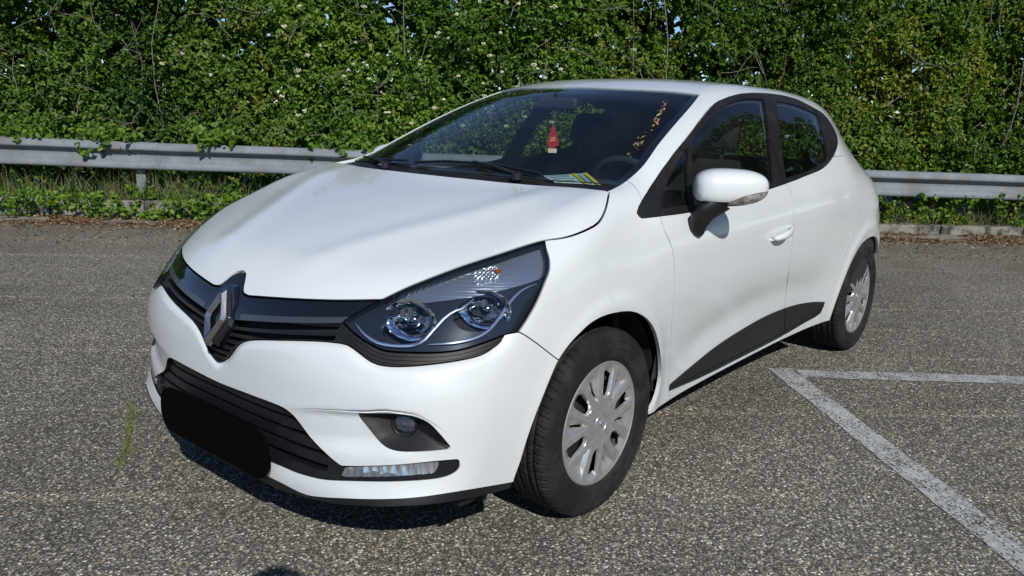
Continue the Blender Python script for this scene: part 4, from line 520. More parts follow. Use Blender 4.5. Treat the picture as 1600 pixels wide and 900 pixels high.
# a dark slit follows the crease from the lower grille over the fog lamp pocket
cz = lambda y: pchip([0, .358, .4435, .522, .593, .6565, .712, .75, .79, .95], [.455, .462, .477, .488, .4975, .509, .507, .486, .44, .40], y)
cw = lambda y: pchip([.36, .40, .50, .60, .68, .74, .78], [0, .0008, .0026, .0046, .0046, .0018, 0], y)
bumperP = curl(bumperP, 'grille', .030, .012)
b_up = clip(bumperP, np.where(bumperP.V[:, 0] < .3, -1., cz(bumperP.V[:, 1])+cw(bumperP.V[:, 1])-bumperP.V[:, 2])); b_lo = clip(bumperP, np.where(bumperP.V[:, 0] < .3, 1., bumperP.V[:, 2]-cz(bumperP.V[:, 1])+cw(bumperP.V[:, 1])))
_n = len(b_up.V); bumper2 = Patch(np.concatenate([b_up.V, b_lo.V]), np.concatenate([b_up.N, b_lo.N]), np.concatenate([b_up.T, b_lo.T+_n]))
bumper = skin('bumper', bumper2, M['paint'], car, rim=.012)
_sb = clip(clip(bumperP, bumperP.V[:, 2]-cz(bumperP.V[:, 1])-.03), -1e9*0+cz(clip(bumperP, bumperP.V[:, 2]-cz(bumperP.V[:, 1])-.03).V[:, 1])-.03-clip(bumperP, bumperP.V[:, 2]-cz(bumperP.V[:, 1])-.03).V[:, 2])
skin('bumper_slit', offset(_sb, -.010), M['dark'], bumper, rim=0)
skin('bumper_lip', offset(lipP, -.004), M['black_plastic'], car, rim=.02)
for sd_ in 'LR':
    skin('fender', wingP, M['paint'], car, sd_, rim=.014)

# ---- doors: painted skin > black trim > panes > handle
FR = dloP
pa, pb, pc = (clip(FR, rg(FR, k)+.0005) for k in ('pane_a', 'pane_b', 'pane_c'))
for k in ('pane_a', 'pane_b', 'pane_c'): FR = clip(FR, -rg(FR, k)-.0005)
q_mirror = clip(FR, xz(FR.V, [(-.355, 1.01), (-.338, .90), (0, .90), (0, 1.1), (-.30, 1.1)])+.001)
FR = clip(FR, -xz(FR.V, [(-.355, 1.01), (-.338, .90), (0, .90), (0, 1.1), (-.30, 1.1)])+.001)
bp_x = lambda z: pchip([.9, 1.0, 1.1, 1.2, 1.3, 1.42], [-1.47, -1.445, -1.43, -1.415, -1.40, -1.385], z)
fr_f = clip(FR, bp_x(FR.V[:, 2])-FR.V[:, 0]+.002); fr_r = clip(FR, FR.V[:, 0]-bp_x(FR.V[:, 2])+.002)
for sd_ in 'LR':
    my = 1 if sd_ == 'L' else -1; mir = np.array([1, my, 1])
    df = skin('front_door', doorFP, M['paint'], car, sd_, rim=.02); dr = skin('rear_door', doorRP, M['paint'], car, sd_, rim=.02)
    skin('window_frame', fr_f, M['rubber'], df, sd_, rim=.012); skin('window_frame', fr_r, M['rubber'], dr, sd_, rim=.012)
    skin('quarter_window', offset(pa, -.005), M['glass'], df, sd_, rim=.004)
    skin('window', offset(pb, -.005), M['glass'], df, sd_, rim=.004)
    skin('window', offset(pc, -.004), M['glass'], dr, sd_, rim=.004)
    skin('sail_panel', q_mirror, M['black_plastic'], car, sd_, rim=.01)
    # lower side trim, proud of the doors
    tf = clip(doorFP, rg(doorFP, 'trim')); tr = clip(doorRP, rg(doorRP, 'trim'))
    for t_, d_ in ((tf, df), (tr, dr)):
        skin('side_trim', offset(t_, .004), M['satin_black'], d_, sd_, rim=.006)
        zl = pchip([-2.1, -2.0, -1.77, -1.53, -1.3, -1.08, -.87, -.69, -.5], [.37, .312, .288, .276, .2735, .272, .2735, .281, .286], t_.V[:, 0])
        rib = clip(clip(t_, t_.V[:, 2]-zl-.0018), -clip(t_, t_.V[:, 2]-zl-.0018).V[:, 2]+pchip([-2.1, -2.0, -1.77, -1.53, -1.3, -1.08, -.87, -.69, -.5], [.37, .312, .288, .276, .2735, .272, .2735, .281, .286], clip(t_, t_.V[:, 2]-zl-.0018).V[:, 0])-.0018)
        if len(rib.T): skin('trim_rib', offset(rib, .0065), M['black_plastic'], d_, sd_, rim=.003)
    # recessed cup and pull handle
    hc = np.array([-1.315, 0, .800]); y0 = float(body.W(np.array([hc[0]]), np.array([hc[2]]))[0])
    cup = MB(); th = np.linspace(0, 2*math.pi, 25)[:-1]
    Vc = []; 
    for rr, dy in ((1, .0015), (.9, .002), (.6, .0022), (.25, .0022)):
        for t in th: Vc.append((hc[0]+.012+rr*.040*math.cos(t), my*(y0+dy*1-.0), hc[2]+.012+rr*.030*math.sin(t)))
    hb = MB(); n = 15
    for i in range(n):
        u = i/(n-1); x = hc[0]+.098-u*.196; w = .0135*math.sin(math.pi*min(max(u*.9+.05, 0), 1))**.45
        z = hc[2]-.018+u*.034; off = .006+.030*math.sin(math.pi*u)**.55
        for k in range(10):
            a = 2*math.pi*k/10; hb.V.append(np.array([[x, my*(y0+off+.010*math.cos(a)), z+w*1.25*math.sin(a)]]))
    V = np.concatenate(hb.V); F = [(i*10+k, i*10+(k+1) % 10, (i+1)*10+(k+1) % 10, (i+1)*10+k) for i in range(n-1) for k in range(10)]+[tuple(range(10)), tuple((n-1)*10+k for k in range(9, -1, -1))]
    if my < 0: F = [f[::-1] for f in F]
    mesh('door_handle', V, F, M['paint'], df)

# ---- windscreen: black cowl strip, glass with a black band round it, wipers
d = rg(screenP, 'windscreen')
zc = lambda V: (V[:, 0]-pchip([0, .2, .4, .5, .6, .70, .75], [-.080, -.098, -.142, -.172, -.215, -.245, -.262], V[:, 1]))
cowlP = clip(screenP, -zc(screenP.V)); glassP = clip(screenP, zc(screenP.V))
skin('cowl_panel', offset(cowlP, -.012), M['black_plastic'], car, rim=.02)
ws_o = skin('windscreen', offset(glassP, -.003), M['wind'], car, rim=.004)
dg = rg(glassP, 'windscreen'); bl = pchip([0, .35, .55, .75], [.022, .022, .026, .032], glassP.V[:, 1])
band = clip(glassP, np.minimum(-dg-bl, -(zc(glassP.V)+.006)))
skin('black_border', offset(band, -.0062), M['piano'], ws_o, rim=.002)
# ============================================================ lamps, grilles, badge
def walls(name, p, m, parent, side, depth):
    q = p.copy(); E = boundary(q.T); keep = Patch(q.V, q.N, q.T[:0]); keep._E = E
    mid = (np.abs(q.V[E[:, 0], 1]) < 5e-4) & (np.abs(q.V[E[:, 1], 1]) < 5e-4); E = E[~mid]
    V = np.concatenate([q.V[E[:, 0]], q.V[E[:, 1]], q.V[E[:, 1]]-q.N[E[:, 1]]*depth, q.V[E[:, 0]]-q.N[E[:, 0]]*depth]); k = len(E); a = np.arange(k)
    F = np.stack([a, a+3*k, a+2*k, a+k], 1)
    if side == 'both': F = np.concatenate([F, F[:, ::-1]+len(V)]); V = np.concatenate([V, V*[1, -1, 1]])
    elif side == 'R': V = V*[1, -1, 1]; F = F[:, ::-1]
    return mesh(name, V, F, m, parent, smooth=False)
def along(p, z0, z1):  return clip(clip(p, z0-p.V[:, 2]), 0) if False else None
def zband(p, lo, hi):
    q = clip(p, lo(p.V)-p.V[:, 2]); return clip(q, q.V[:, 2]-hi(q.V))
def merge(ps):
    n = 0; V, N, T = [], [], []
    for p in ps:
        V.append(p.V); N.append(p.N); T.append(p.T+n); n += len(p.V)
    return Patch(np.concatenate(V), np.concatenate(N), np.concatenate(T))

# upper grille: gloss panel, satin strip, slats in a dark recess
zt = lambda V: .668+.125*V[:, 1]; zl = lambda V: .650+.13*V[:, 1]
gloss = clip(grilleP, np.minimum(zl(grilleP.V)-grilleP.V[:, 2], 9))
lowg = clip(grilleP, grilleP.V[:, 2]-zl(grilleP.V))
grille = skin('upper_grille', offset(gloss, -.0025), M['piano'], car, rim=.03)
strip = zband(clip(clip(grilleP, .100-grilleP.V[:, 1]), clip(grilleP, .100-grilleP.V[:, 1]).V[:, 1]-.500), lambda V: zl(V)+.001, zt)
gsm = mat('grey_satin_strip', (.11, .12, .135), .25, metal=.6)
for sd_ in 'LR': skin('grille_strip', offset(strip, -.001), gsm, grille, sd_, rim=.006)
inner = clip(lowg, lowg.V[:, 1]-.47); outer = clip(lowg, .47-lowg.V[:, 1])
skin('grille_recess', offset(inner, -.040), M['dark'], grille, rim=0)
walls('grille_surround', offset(lowg, -.001), M['satin_black'], grille, 'both', .045)
bars = []
for k in range(8):
    z0 = .626-.0195*k; tilt = max(.13-.03*k, .02)
    b_ = zband(inner, lambda V: z0-.0045+tilt*V[:, 1], lambda V: z0+.0055+tilt*V[:, 1])
    if len(b_.T): bars.append(offset(b_, -.009))
skin('grille_slats', merge(bars), M['satin_black'], grille, rim=.028)
dl = rg(outer, 'lamp', .3)
ups = [skin('lamp_underpanel', offset(outer, -.006), M['black_plastic'], car, sd_, rim=.03) for sd_ in 'LR']
ribs = []
for k in range(3):
    q = clip(outer, .007+.010*k-rg(outer, 'lamp', .3)); q = clip(q, rg(q, 'lamp', .3)-(.011+.010*k))
    if len(q.T): ribs.append(offset(q, -.0015))
for sd_, u_ in zip('LR', ups): skin('panel_ribs', merge(ribs), M['black_plastic'], u_, sd_, rim=.006)

# badge: folded diamond ring on a black cradle
def badge_mesh(hw, hh, w, dep):
    """outer edge, ridge, inner edge of a folded diamond; local x right, y up, z out"""
    tip = hw*.16
    def ring(s, zz, tk): return [(tk, hh*s, zz), (hw*s, hh*.10, zz*1.0), (hw*s*.97, -hh*.04, zz), (tk, -hh*s, zz), (-tk, -hh*s, zz), (-hw*s, -hh*.10, zz), (-hw*s*.97, hh*.04, zz), (-tk, hh*s, zz)]
    o = ring(1, .000, tip); r = ring(.80, dep, tip*.7); i = ring(.50, .002, tip*.25); b = ring(1, -dep*.8, tip)
    V = np.array(b+o+r+i); F = []
    for a in range(3):
        for k in range(8): F.append((a*8+k, a*8+(k+1) % 8, (a+1)*8+(k+1) % 8, (a+1)*8+k))
    return V, [f[::-1] for f in F]
def place(V, c, up, out):
    up = np.array(up, float); up /= np.linalg.norm(up); out = np.array(out, float); out -= up*(out@up); out /= np.linalg.norm(out); rt = np.cross(up, out)
    return np.array(c)+V[:, :1]*rt+V[:, 1:2]*up+V[:, 2:3]*out
BV, BF = badge_mesh(.050, .088, .02, .013)
badge = mesh('badge', place(BV, (.848, .0, .657), (-.080, 0, .180), (1, 0, .4)), BF, M['satin_chrome'], car, smooth=False)
bv = badge.modifiers.new('bevel', 'BEVEL'); bv.width = .0015; bv.segments = 2
cr_ = MB(); cr_.V = []; 
K = [(-.064, .050), (-.030, .098), (0, .104), (.030, .098), (.064, .050), (.066, -.02), (.026, -.088), (-.026, -.088), (-.066, -.02)]
Vk = np.array([(x, y, 0.) for x, y in K]+[(x*.93, y*.95, .012) for x, y in K]+[(x*1.0, y*1.0, -.05) for x, y in K]); n_ = len(K)
mesh('badge_cradle', place(Vk, (.828, 0, .655), (-.080, 0, .180), (1, 0, .4)), [tuple(range(2*n_-1, n_-1, -1))]+[(k, n_+k, n_+(k+1) % n_, (k+1) % n_) for k in range(n_)]+[(2*n_+k, k, (k+1) % n_, 2*n_+(k+1) % n_) for k in range(n_)], M['piano'], grille, smooth=False)

# lower grille
fr = clip(lowerP, np.minimum(lowerP.V[:, 2]-.297, .475-lowerP.V[:, 1])); ap = clip(lowerP, -np.minimum(lowerP.V[:, 2]-.297, .475-lowerP.V[:, 1]))
lg = skin('lower_grille', offset(fr, -.006), M['satin_black'], car, rim=.03)
skin('grille_recess', offset(ap, -.060), M['dark'], lg, rim=0)
walls('grille_surround', offset(lowerP, -.001), M['black_plastic'], lg, 'both', .05)
bars = []
for zc_, hh_ in ((.440, .015), (.402, .0135), (.364, .0135), (.326, .0135)):
    b_ = zband(ap, lambda V: zc_-hh_+0*V[:, 2], lambda V: zc_+hh_+0*V[:, 2])
    if len(b_.T): bars.append(offset(b_, -.014))
skin('grille_slats', merge(bars), M['satin_black'], lg, rim=.03)

# daytime light strip, fog lamp pocket
drlm = facets(mat('ribbed_daytime_light', (.85, .86, .87), .14, metal=.85, coat=1), 42, 42, 14, 1.0, .014)
foglens = facets(mat('fog_lamp_lens', (.10, .12, .16), .08, metal=.6, coat=1), 60, 60, 60, .5, .006)
for sd_ in 'LR':
    my = 1 if sd_ == 'L' else -1; mir = np.array([1, my, 1])
    dp = clip(lowerP, rg(lowerP, 'drl')); d_ = skin('daytime_light', offset(dp, -.003), drlm, car, sd_, rim=.006)
    skin('cover_lens', offset(dp, .0005), M['lens'], d_, sd_, rim=.002)
    # pocket: cut edge sloping to a floor
    E = boundary(fogP.T); A, B_ = fogP.V[E[:, 0]], fogP.V[E[:, 1]]; c = fogP.V.mean(0); nn = fogP.N.mean(0); nn /= np.linalg.norm(nn)
    fc = np.array([.715, .672, .463]); fwd = np.array([.90, .42, .02]); fwd /= np.linalg.norm(fwd)
    def push(Q, s, dpth): return fc+(Q-fc-((Q-fc)@fwd)[:, None]*fwd)*s-fwd*dpth
    k = len(E); a = np.arange(k); rings = [(A, B_), (A*.5+push(A, .62, .012)*.5, B_*.5+push(B_, .62, .012)*.5), (push(A, .42, .024), push(B_, .42, .024)), (push(A, .01, .026), push(B_, .01, .026))]
    V = np.concatenate([q for r_ in rings for q in r_])*mir; F = []
    for j in range(3):
        o = 2*k*j; F += np.stack([a+o, a+o+2*k, a+o+3*k, a+o+k], 1).tolist()
    if my < 0: F = [f[::-1] for f in F]
    fg = mesh('fog_lamp', V, F, M['black_plastic'], car)
    lt_ = MB(); lt_.lathe([(-.03, .037), (.002, .037), (.005, .035), (.002, .0325)], 40)
    def orient(V): 
        x = np.cross(fwd, [0, 0, 1.]); x /= np.linalg.norm(x); z = np.cross(x, fwd); return (fc-fwd*.018+V[:, :1]*x+V[:, 1:2]*fwd+V[:, 2:3]*z)*mir
    rb = mesh('lamp_ring', orient(np.concatenate(lt_.V)), [f if my > 0 else f[::-1] for f in lt_.F], M['satin_black'], fg)
    ls = MB(); ls.lathe([(-.006, .033), (.001, .027), (.004, .016), (.0052, .0005)], 40)
    mesh('fog_lens', orient(np.concatenate(ls.V)), [f if my > 0 else f[::-1] for f in ls.F], foglens, fg)

# headlamps
refl = mat('lamp_reflector', (.80, .81, .83), .06, metal=1); refl = facets(refl, 22, 22, 45, .5, .012)
indm = facets(mat('indicator_reflector', (.42, .45, .50), .20, metal=.75, coat=.6), 9, 9, 150, .35, .004); indb = facets(mat('indicator_optics', (.72, .73, .74), .12, metal=.8, coat=.5), 120, 120, 60, .9, .008)
bez = mat('lamp_bezel', (.030, .034, .042), .18, metal=.4, coat=.5)
chl = mat('lamp_chrome_line', (.86, .88, .92), .14, metal=.9)
for sd_ in 'LR':
    my = 1 if sd_ == 'L' else -1; mir = np.array([1, my, 1])
    hl = skin('headlight', offset(lampP, -.085), M['dark'], car, sd_, rim=0)
    walls('lamp_housing', offset(lampP, -.0015), M['piano'], hl, sd_, .085)
    skin('lamp_lens', offset(lampP, .0), M['lens'], hl, sd_, rim=.003)
    dI = rg(lampP, 'ind', .15); ind = clip(lampP, dI+.001)
    ob = clip(offset(ind, 0), rg(ind, 'indb', .12)); 
    edge = clip(ind, -(rg(ind, 'lamp')+.009)); ind_in = clip(ind, rg(ind, 'lamp')+.009)
    io = skin('indicator', offset(ind_in, -.022), indm, hl, sd_, rim=.02)
    skin('indicator_bezel', offset(edge, -.012), bez, hl, sd_, rim=.02); skin('indicator_optics', offset(ob, -.0185), indb, io, sd_, rim=.004)
    b = MB(); b.lathe([(-.012, .002), (-.006, .006), (.004, .007), (.010, .005), (.012, .0005)], 12, axis=0); am = b.build('amber_bulb', mat('amber', (.35, .08, .01), .3), io, mirror_y=my < 0); am.location = (float(ob.V[:, 0].mean())-.035, my*(float(ob.V[:, 1].mean())+.008), float(ob.V[:, 2].mean())-.004)
    lo = clip(lampP, -dI+.001)
    C1 = np.array([.655, .622, .727]); C2 = np.array([.492, .748, .752]); fw1 = np.array([.93, .33, .08]); fw2 = np.array([.90, .42, .08])
    fw1 /= np.linalg.norm(fw1); fw2 /= np.linalg.norm(fw2)
    def rad(V, c, f, sx=1.0):
        xx = np.cross(f, [0, 0, 1.]); xx /= np.linalg.norm(xx); zz = np.cross(xx, f); w = V-c; return np.hypot(w@xx/1.42, w@zz)
    hd = np.minimum(rad(lo.V, C1, fw1)-.0475, rad(lo.V, C2, fw2)-.0455); bz = clip(lo, -hd)
    skin('lamp_bezel', offset(bz, -.020), bez, hl, sd_, rim=.03)
    for c, f, rr in ((C1, fw1, .046), (C2, fw2, .044)):
        x = np.cross(f, [0, 0, 1.]); x /= np.linalg.norm(x); z = np.cross(x, f)
        place2 = lambda V: (c-f*.034+V[:, :1]*x*1.42+V[:, 1:2]*f+V[:, 2:3]*z)*mir
        b = MB(); b.lathe([(.012, rr+.010), (.010, rr), (-.010, rr*.9), (-.030, rr*.66), (-.042, rr*.38), (-.046, .008)], 44)
        rf = mesh('reflector', place2(np.concatenate(b.V)), [q[::-1] if my > 0 else q for q in b.F], refl, hl)
        b = MB(); b.lathe([(-.046, .008), (-.010, .008), (-.006, .006), (-.004, .0005)], 16)
        mesh('bulb', place2(np.concatenate(b.V)), [q if my > 0 else q[::-1] for q in b.F], M['satin_chrome'], rf)
        b = MB(); b.box((rr*.15, -.010, rr*.38), (.010, .004, rr*.62)); b.box((rr*.48, -.008, rr*.38), (.010, .004, rr*.62))
        mesh('bulb_shield', place2(np.concatenate(b.V)), b.F, M['satin_chrome'], rf, smooth=False)
    for key, rr in (('drlA', .0052), ('drlB', .0050)):
        P = C3[key]; Pn = body.normal(P); P = P-Pn*.014; t = MB(); u = np.linspace(0, 1, len(P))
        t.tube(P*mir, rr*np.minimum(1, .25+4*np.minimum(u, 1-u)), 8); t.build('light_guide', chl, hl)

# number plate, painted out plain black, on its holder
def rrect(w, h, r, n=6):
    P = []
    for cx, cy, a0 in ((w/2-r, h/2-r, 0), (-w/2+r, h/2-r, 90), (-w/2+r, -h/2+r, 180), (w/2-r, -h/2+r, 270)):
        for i in range(n+1):
            a = R(a0+90*i/n); P.append((cx+r*math.cos(a), cy+r*math.sin(a)))
    return P
def slab(P, t, bend=0):
    n = len(P); V = [(x, y, -bend*x*x) for x, y in P]+[(x, y, t-bend*x*x) for x, y in P]
    return np.array(V, float), [tuple(range(n))[::-1], tuple(range(n, 2*n))]+[(k, (k+1) % n, n+(k+1) % n, n+k) for k in range(n)]
V, F = slab(rrect(.62, .150, .068), .010); mesh('number_plate', place(V, (.868, -.020, .296), (-.02, 0, 1), (1, 0, 0)), F, mat('blank_matt_black_plate', (.0015, .0015, .0015), .9, spec=.05), car, smooth=False)

# ============================================================ wheels
tyre_m = mat('dusty_tyre_rubber', (.012, .012, .012), .8, spec=.25, noise=(9, (.042, .038, .034), .46, .76), bump=(160, .25, .002))
def tyre_mesh():
    prof = [(-.070, .205), (-.086, .222), (-.092, .250), (-.0925, .270), (-.088, .292), (-.080, .303), (-.070, .3085)]
    prof += [(y, .311) for y in np.linspace(-.062, .062, 25)]
    prof += [(.070, .3085), (.0765, .3050), (.082, .299), (.0865, .292), (.0900, .283), (.0918, .274), (.0905, .272), (.0912, .262), (.0925, .258), (.0925, .248), (.0905, .247), (.0900, .236), (.0870, .226), (.0865, .220), (.082, .216), (.079, .209), (.074, .205)]
    prof = np.array(prof); m = len(prof); n = 576; th = np.arange(n)*2*math.pi/n; pitch = 66
    V = np.zeros((m, n, 3))
    for i, (y, r) in enumerate(prof):
        g = np.zeros(n)
        if r > .288:
            if min(abs(abs(y)-.018), abs(abs(y)-.044)) < .0030: g += .007
            ph = (th/(2*math.pi)*pitch+.9*abs(y)*10*(1 if y > 0 else -1)) % 1
            if abs(y) > .046: g = np.maximum(g, np.where(ph < .14, .0050, 0)); g = np.maximum(g, np.where((abs(y) > .062) & (abs(ph-.57) < .05), .002, 0))
            elif abs(y) < .042: g = np.maximum(g, np.where(np.abs(ph-.5) < .07, .004, 0))
            if r < .3: g *= .5
        V[i, :, 0] = (r-g)*np.cos(th); V[i, :, 2] = (r-g)*np.sin(th); V[i, :, 1] = y
    # the tyre is flattened a little where it stands on the road
    z = V[:, :, 2]; V[:, :, 2] = np.where(z < -.303, -.303-(z+.303)*-.15, z)
    F = [(i*n+k, i*n+(k+1) % n, (i+1)*n+(k+1) % n, (i+1)*n+k) for i in range(m-1) for k in range(n)]
    return V.reshape(-1, 3), F
def cover_mesh():
    """wheel cover as a dished disc: six forked spokes pressed up out of it, slots cut between them"""
    nr, na = 120, 540; rr = np.linspace(.0, .2065, nr)[1:]; th = np.arange(na)*2*math.pi/na; Rr, Th = np.meshgrid(rr, th, indexing='ij')
    def fields(Rr, Th):
        ph = (Th-R(79)+math.pi/6) % (math.pi/3)-math.pi/6
        s = np.abs(Rr*np.sin(ph)); a = Rr*np.cos(ph)
        w = .0262+.016*np.clip((a-.085)/.11, 0, 1)**.8; t = .0105+.002*np.clip((a-.1)/.1, 0, 1)
        wi = w-t; cen = .086+wi.clip(.012, 1)                      # rounded closed end of the fork
        I = np.where(a < cen, np.hypot(s, a-cen)-wi, s-wi)          # < 0 inside the fork
        b = math.pi/6-np.abs(ph); s2 = Rr*np.sin(b); a2 = Rr*np.cos(b)
        X = np.maximum(w+t-s, .058-a2)                              # < 0 between two forks
        return s, a, I, X, s2, a2
    def height(Rr, Th):
        s, a, I, X, s2, a2 = fields(Rr, Th)
        top = .0805-.003*sstep(.12, .195, Rr)-.0015*np.clip((.08-Rr)/.08, 0, 1)
        dI = .020*sstep(.002, -.008, I)*sstep(.199, .150, Rr); dX = .0155*sstep(.001, -.018, X)*sstep(.199, .150, Rr)*sstep(.056, .100, Rr)
        outer = sstep(.192, .197, Rr)
        h = top-np.maximum(dI, dX)+.0012*np.exp(-((np.minimum(np.abs(I), np.abs(X))-.006)/.003)**2)
        h = h*(1-outer)+(.0775+.003*np.sin(np.clip((Rr-.197)/.0095, 0, 1)*math.pi))*outer
        h -= .003*sstep(.034, .031, Rr); h += .0035*sstep(.031, .028, Rr)
        return h, s, a, I
    h, s, a, w = height(Rr, Th); e = 1e-4
    hr = (height(Rr+e, Th)[0]-height(Rr-e, Th)[0])/(2*e); ht = (height(Rr, Th+e)[0]-height(Rr, Th-e)[0])/(2*e)/Rr
    N = np.stack([-(hr*np.cos(Th)-ht*np.sin(Th)), np.ones_like(h), -(hr*np.sin(Th)+ht*np.cos(Th))], -1)
    # seen from outside (+y) the angle runs from the rear (-x) upwards
    V = np.stack([Rr*np.cos(Th), h, Rr*np.sin(Th)], -1)
    V[..., 0] *= -1; N[..., 0] *= -1
    s, a, I, X, s2, a2 = fields(Rr, Th)
    h1 = np.maximum(I+.0035, Rr-(.174-.40*s)); h2 = np.maximum(s2-.0042, np.maximum(a2-.158, .100-a2))
    g = np.minimum(h1, h2)
    idx = np.arange(V.shape[0]*na).reshape(V.shape[0], na); q = np.stack([idx[:-1], idx[1:], np.roll(idx, -1, 1)[1:], np.roll(idx, -1, 1)[:-1]], -1).reshape(-1, 4)
    T = np.concatenate([q[:, [0, 1, 2]], q[:, [0, 2, 3]], np.stack([idx[0], np.roll(idx[0], -1), np.full(na, idx[0, 0])], 1)[1:-1]])
    P = Patch(V.reshape(-1, 3), (N/np.linalg.norm(N, axis=-1, keepdims=True)).reshape(-1, 3), T)
    return clip(P, -g.ravel())
TV, TF = tyre_mesh(); CP = cover_mesh()
def make_wheel():
    w = empty('wheel', (0, 0, HUBZ)); w.parent = car
    ty = mesh('tyre', TV, [f[::-1] for f in TF], tyre_m, w); ty.data.set_sharp_from_angle(angle=R(32))
    c = skin('wheel_cover', CP, M['alu'], w, 'L', rim=.006)
    # check winding: outside is +y
    b = MB(); b.lathe([(-.07, .200), (-.06, .185), (.02, .183), (.055, .190), (.068, .204), (.074, .207), (.076, .205)], 72); b.lathe([(.030, .183), (.036, .15), (.028, .12), (.045, .08), (.046, .01)], 48)
    b.build('steel_rim', M['steel_rim'], w)
    b = MB(); b.lathe([(-.015, .135), (.004, .135), (.004, .06), (.02, .055), (.02, .002)], 48); b.box((-.11, .0, .045), (.055, .05, .10)); b.build('brake', M['brake'], w)
    V, F = badge_mesh(.0085, .014, 0, .0022); V = V[:, [0, 2, 1]]*[1, 1, 1]+[0, .0830, 0]
    mesh('centre_emblem', V, F, M['chrome'], c, smooth=False)
    return w
def dup(o, parent=None):
    c = o.copy(); COL.objects.link(c)
    if parent: c.parent = parent
    for ch in list(o.children): dup(ch, c)
    return c
w0 = make_wheel(); wl = [w0]+[dup(w0) for _ in range(3)]
for w, (x, y, rz, sp) in zip(wl, ((0, .753, 0, 0), (-WB, .757, 0, .35), (0, -.753, math.pi, .8), (-WB, -.757, math.pi, .2))):
    w.parent = car; w.location = (x, y, HUBZ); w.rotation_euler = (0, 0, rz)
    if sp: w.rotation_euler = (0, sp, rz)
for i, w in enumerate(wl): w['label'] = ['front wheel with dusty tyre and silver forked-spoke cover', 'rear wheel with silver forked-spoke cover', 'front wheel on the far side', 'rear wheel on the far side'][i]

# dark wheel housings, floor
for x0 in (0, -WB):
    for my in (1, -1):
        b = MB(); n = 30; V = []
        for yy, rr in ((.800, .385), (.50, .385)):
            for k in range(n+1):
                a = math.pi*(.0+1.0*k/n); V.append((x0+rr*1.0*math.cos(a), my*yy, HUBZ+rr*math.sin(a)))
        F = [(k, k+1, n+2+k, n+1+k) for k in range(n)]+[tuple(range(n+1, 2*n+2))]
        b.add(V, F).build('wheel_housing', M['liner'], car, smooth=False)
b = MB(); b.box((-1.25, 0, .225), (3.7, 1.0, .03)); b.box((-1.30, 0, .24), (1.72, 1.50, .03)); b.box((.55, 0, .24), (.35, 1.30, .02)); b.box((-2.98, 0, .28), (.25, 1.30, .03)); b.box((.42, 0, .45), (.04, 1.0, .42)); b.box((.50, 0, .44), (.05, 1.20, .42)); b.box((-.20, 0, .62), (.04, 1.48, .75)); b.build('underbody', M['dark'], car, smooth=False)  # plain dark boxes for the underside, put in to block light
b = MB(); V, F = slab([(0, 0), (.05, .006), (.10, 0), (.155, .012), (.15, -.012), (.128, -.006), (.118, -.034), (.100, -.010), (.05, -.014), (.01, -.010)], .003); V = V[:, [0, 2, 1]]*[-1, 1, 1]+[.60, .765, .226]; b.add(V, F); b.build('torn_undertray', M['black_plastic'], car, smooth=False)
b = MB(); b.tube([(-.2, .02, .2), (-1.2, .05, .19), (-2.2, -.1, .2), (-2.9, -.45, .22)], .025); b.build('exhaust', M['brake'], car)

# ============================================================ door mirrors
def mirror_patch():
    nu, nv = 64, 64; u = np.linspace(-1, 1, nu); v = np.arange(nv)*2*math.pi/nv; U, Vv = np.meshgrid(u, v, indexing='ij')
    Ue = np.sign(U)*(1-(1-np.abs(U))**1.8)   # finer at the ends
    def pos(Ue, Vv):
        sc = np.clip(1-np.abs(Ue)**3.6, 0, 1)**(1/2.8); c, s = np.cos(Vv), np.sin(Vv)
        k = lambda t, p: np.sign(t)*np.abs(t)**p
        fwd = np.where(c > 0, .085*k(c, .8), .045*k(c, .55)); up = .066*k(s, .72)
        taper = 1-.10*Ue-.10*Ue**2
        lat = .130*Ue
        z = up*sc*taper+.004*Ue+np.where(s < 0, -.0, .0)
        return np.stack([lat, fwd*sc*(1-.22*Ue), z], -1)
    P = pos(Ue, Vv)
    a = np.array([-.56, .83, 0]); a /= np.linalg.norm(a); f = np.array([a[1], -a[0], 0])
    Pw = lambda P: np.array([-.612, .922, 1.040])+P[..., :1]*a+P[..., 1:2]*f+P[..., 2:3]*np.array([0, 0, 1.])
    W = Pw(P); idx = np.arange(nu*nv).reshape(nu, nv)
    q = np.stack([idx[:-1], np.roll(idx, -1, 1)[:-1], np.roll(idx, -1, 1)[1:], idx[1:]], -1).reshape(-1, 4)
    du = np.gradient(W, axis=0); dv = np.roll(W, -1, 1)-np.roll(W, 1, 1); N = np.cross(du, dv); 
    c0 = np.array([-.612, .922, 1.04]); sgn = np.sign(((W-c0)*N).sum(-1)); N *= sgn[..., None]
    L = np.linalg.norm(N, axis=-1, keepdims=True); N = np.where(L > 1e-9, N/np.maximum(L, 1e-9), 0)
    N[0] = -a; N[-1] = a
    T = np.concatenate([q[:, [0, 1, 2]], q[:, [0, 2, 3]]]); Vf = W.reshape(-1, 3); Nf = N.reshape(-1, 3)
    fn = np.cross(Vf[T[:, 1]]-Vf[T[:, 0]], Vf[T[:, 2]]-Vf[T[:, 0]]); ar = np.linalg.norm(fn, axis=1); T = T[ar > 1e-10]; fn = fn[ar > 1e-10]
    flip = (fn*Nf[T[:, 0]]).sum(1)+(fn*Nf[T[:, 1]]).sum(1)+(fn*Nf[T[:, 2]]).sum(1) < 0; T[flip] = T[flip][:, ::-1]
    return Patch(Vf, Nf, T), P.reshape(-1, 3)
MP, ML = mirror_patch(); MP.N = np.concatenate([MP.N, ], 1)
def ml(V):
    a = np.array([-.56, .83, 0]); a /= np.linalg.norm(a); f = np.array([a[1], -a[0], 0]); w = V-np.array([-.612, .922, 1.040]); return w@a, w@f, w[:, 2]
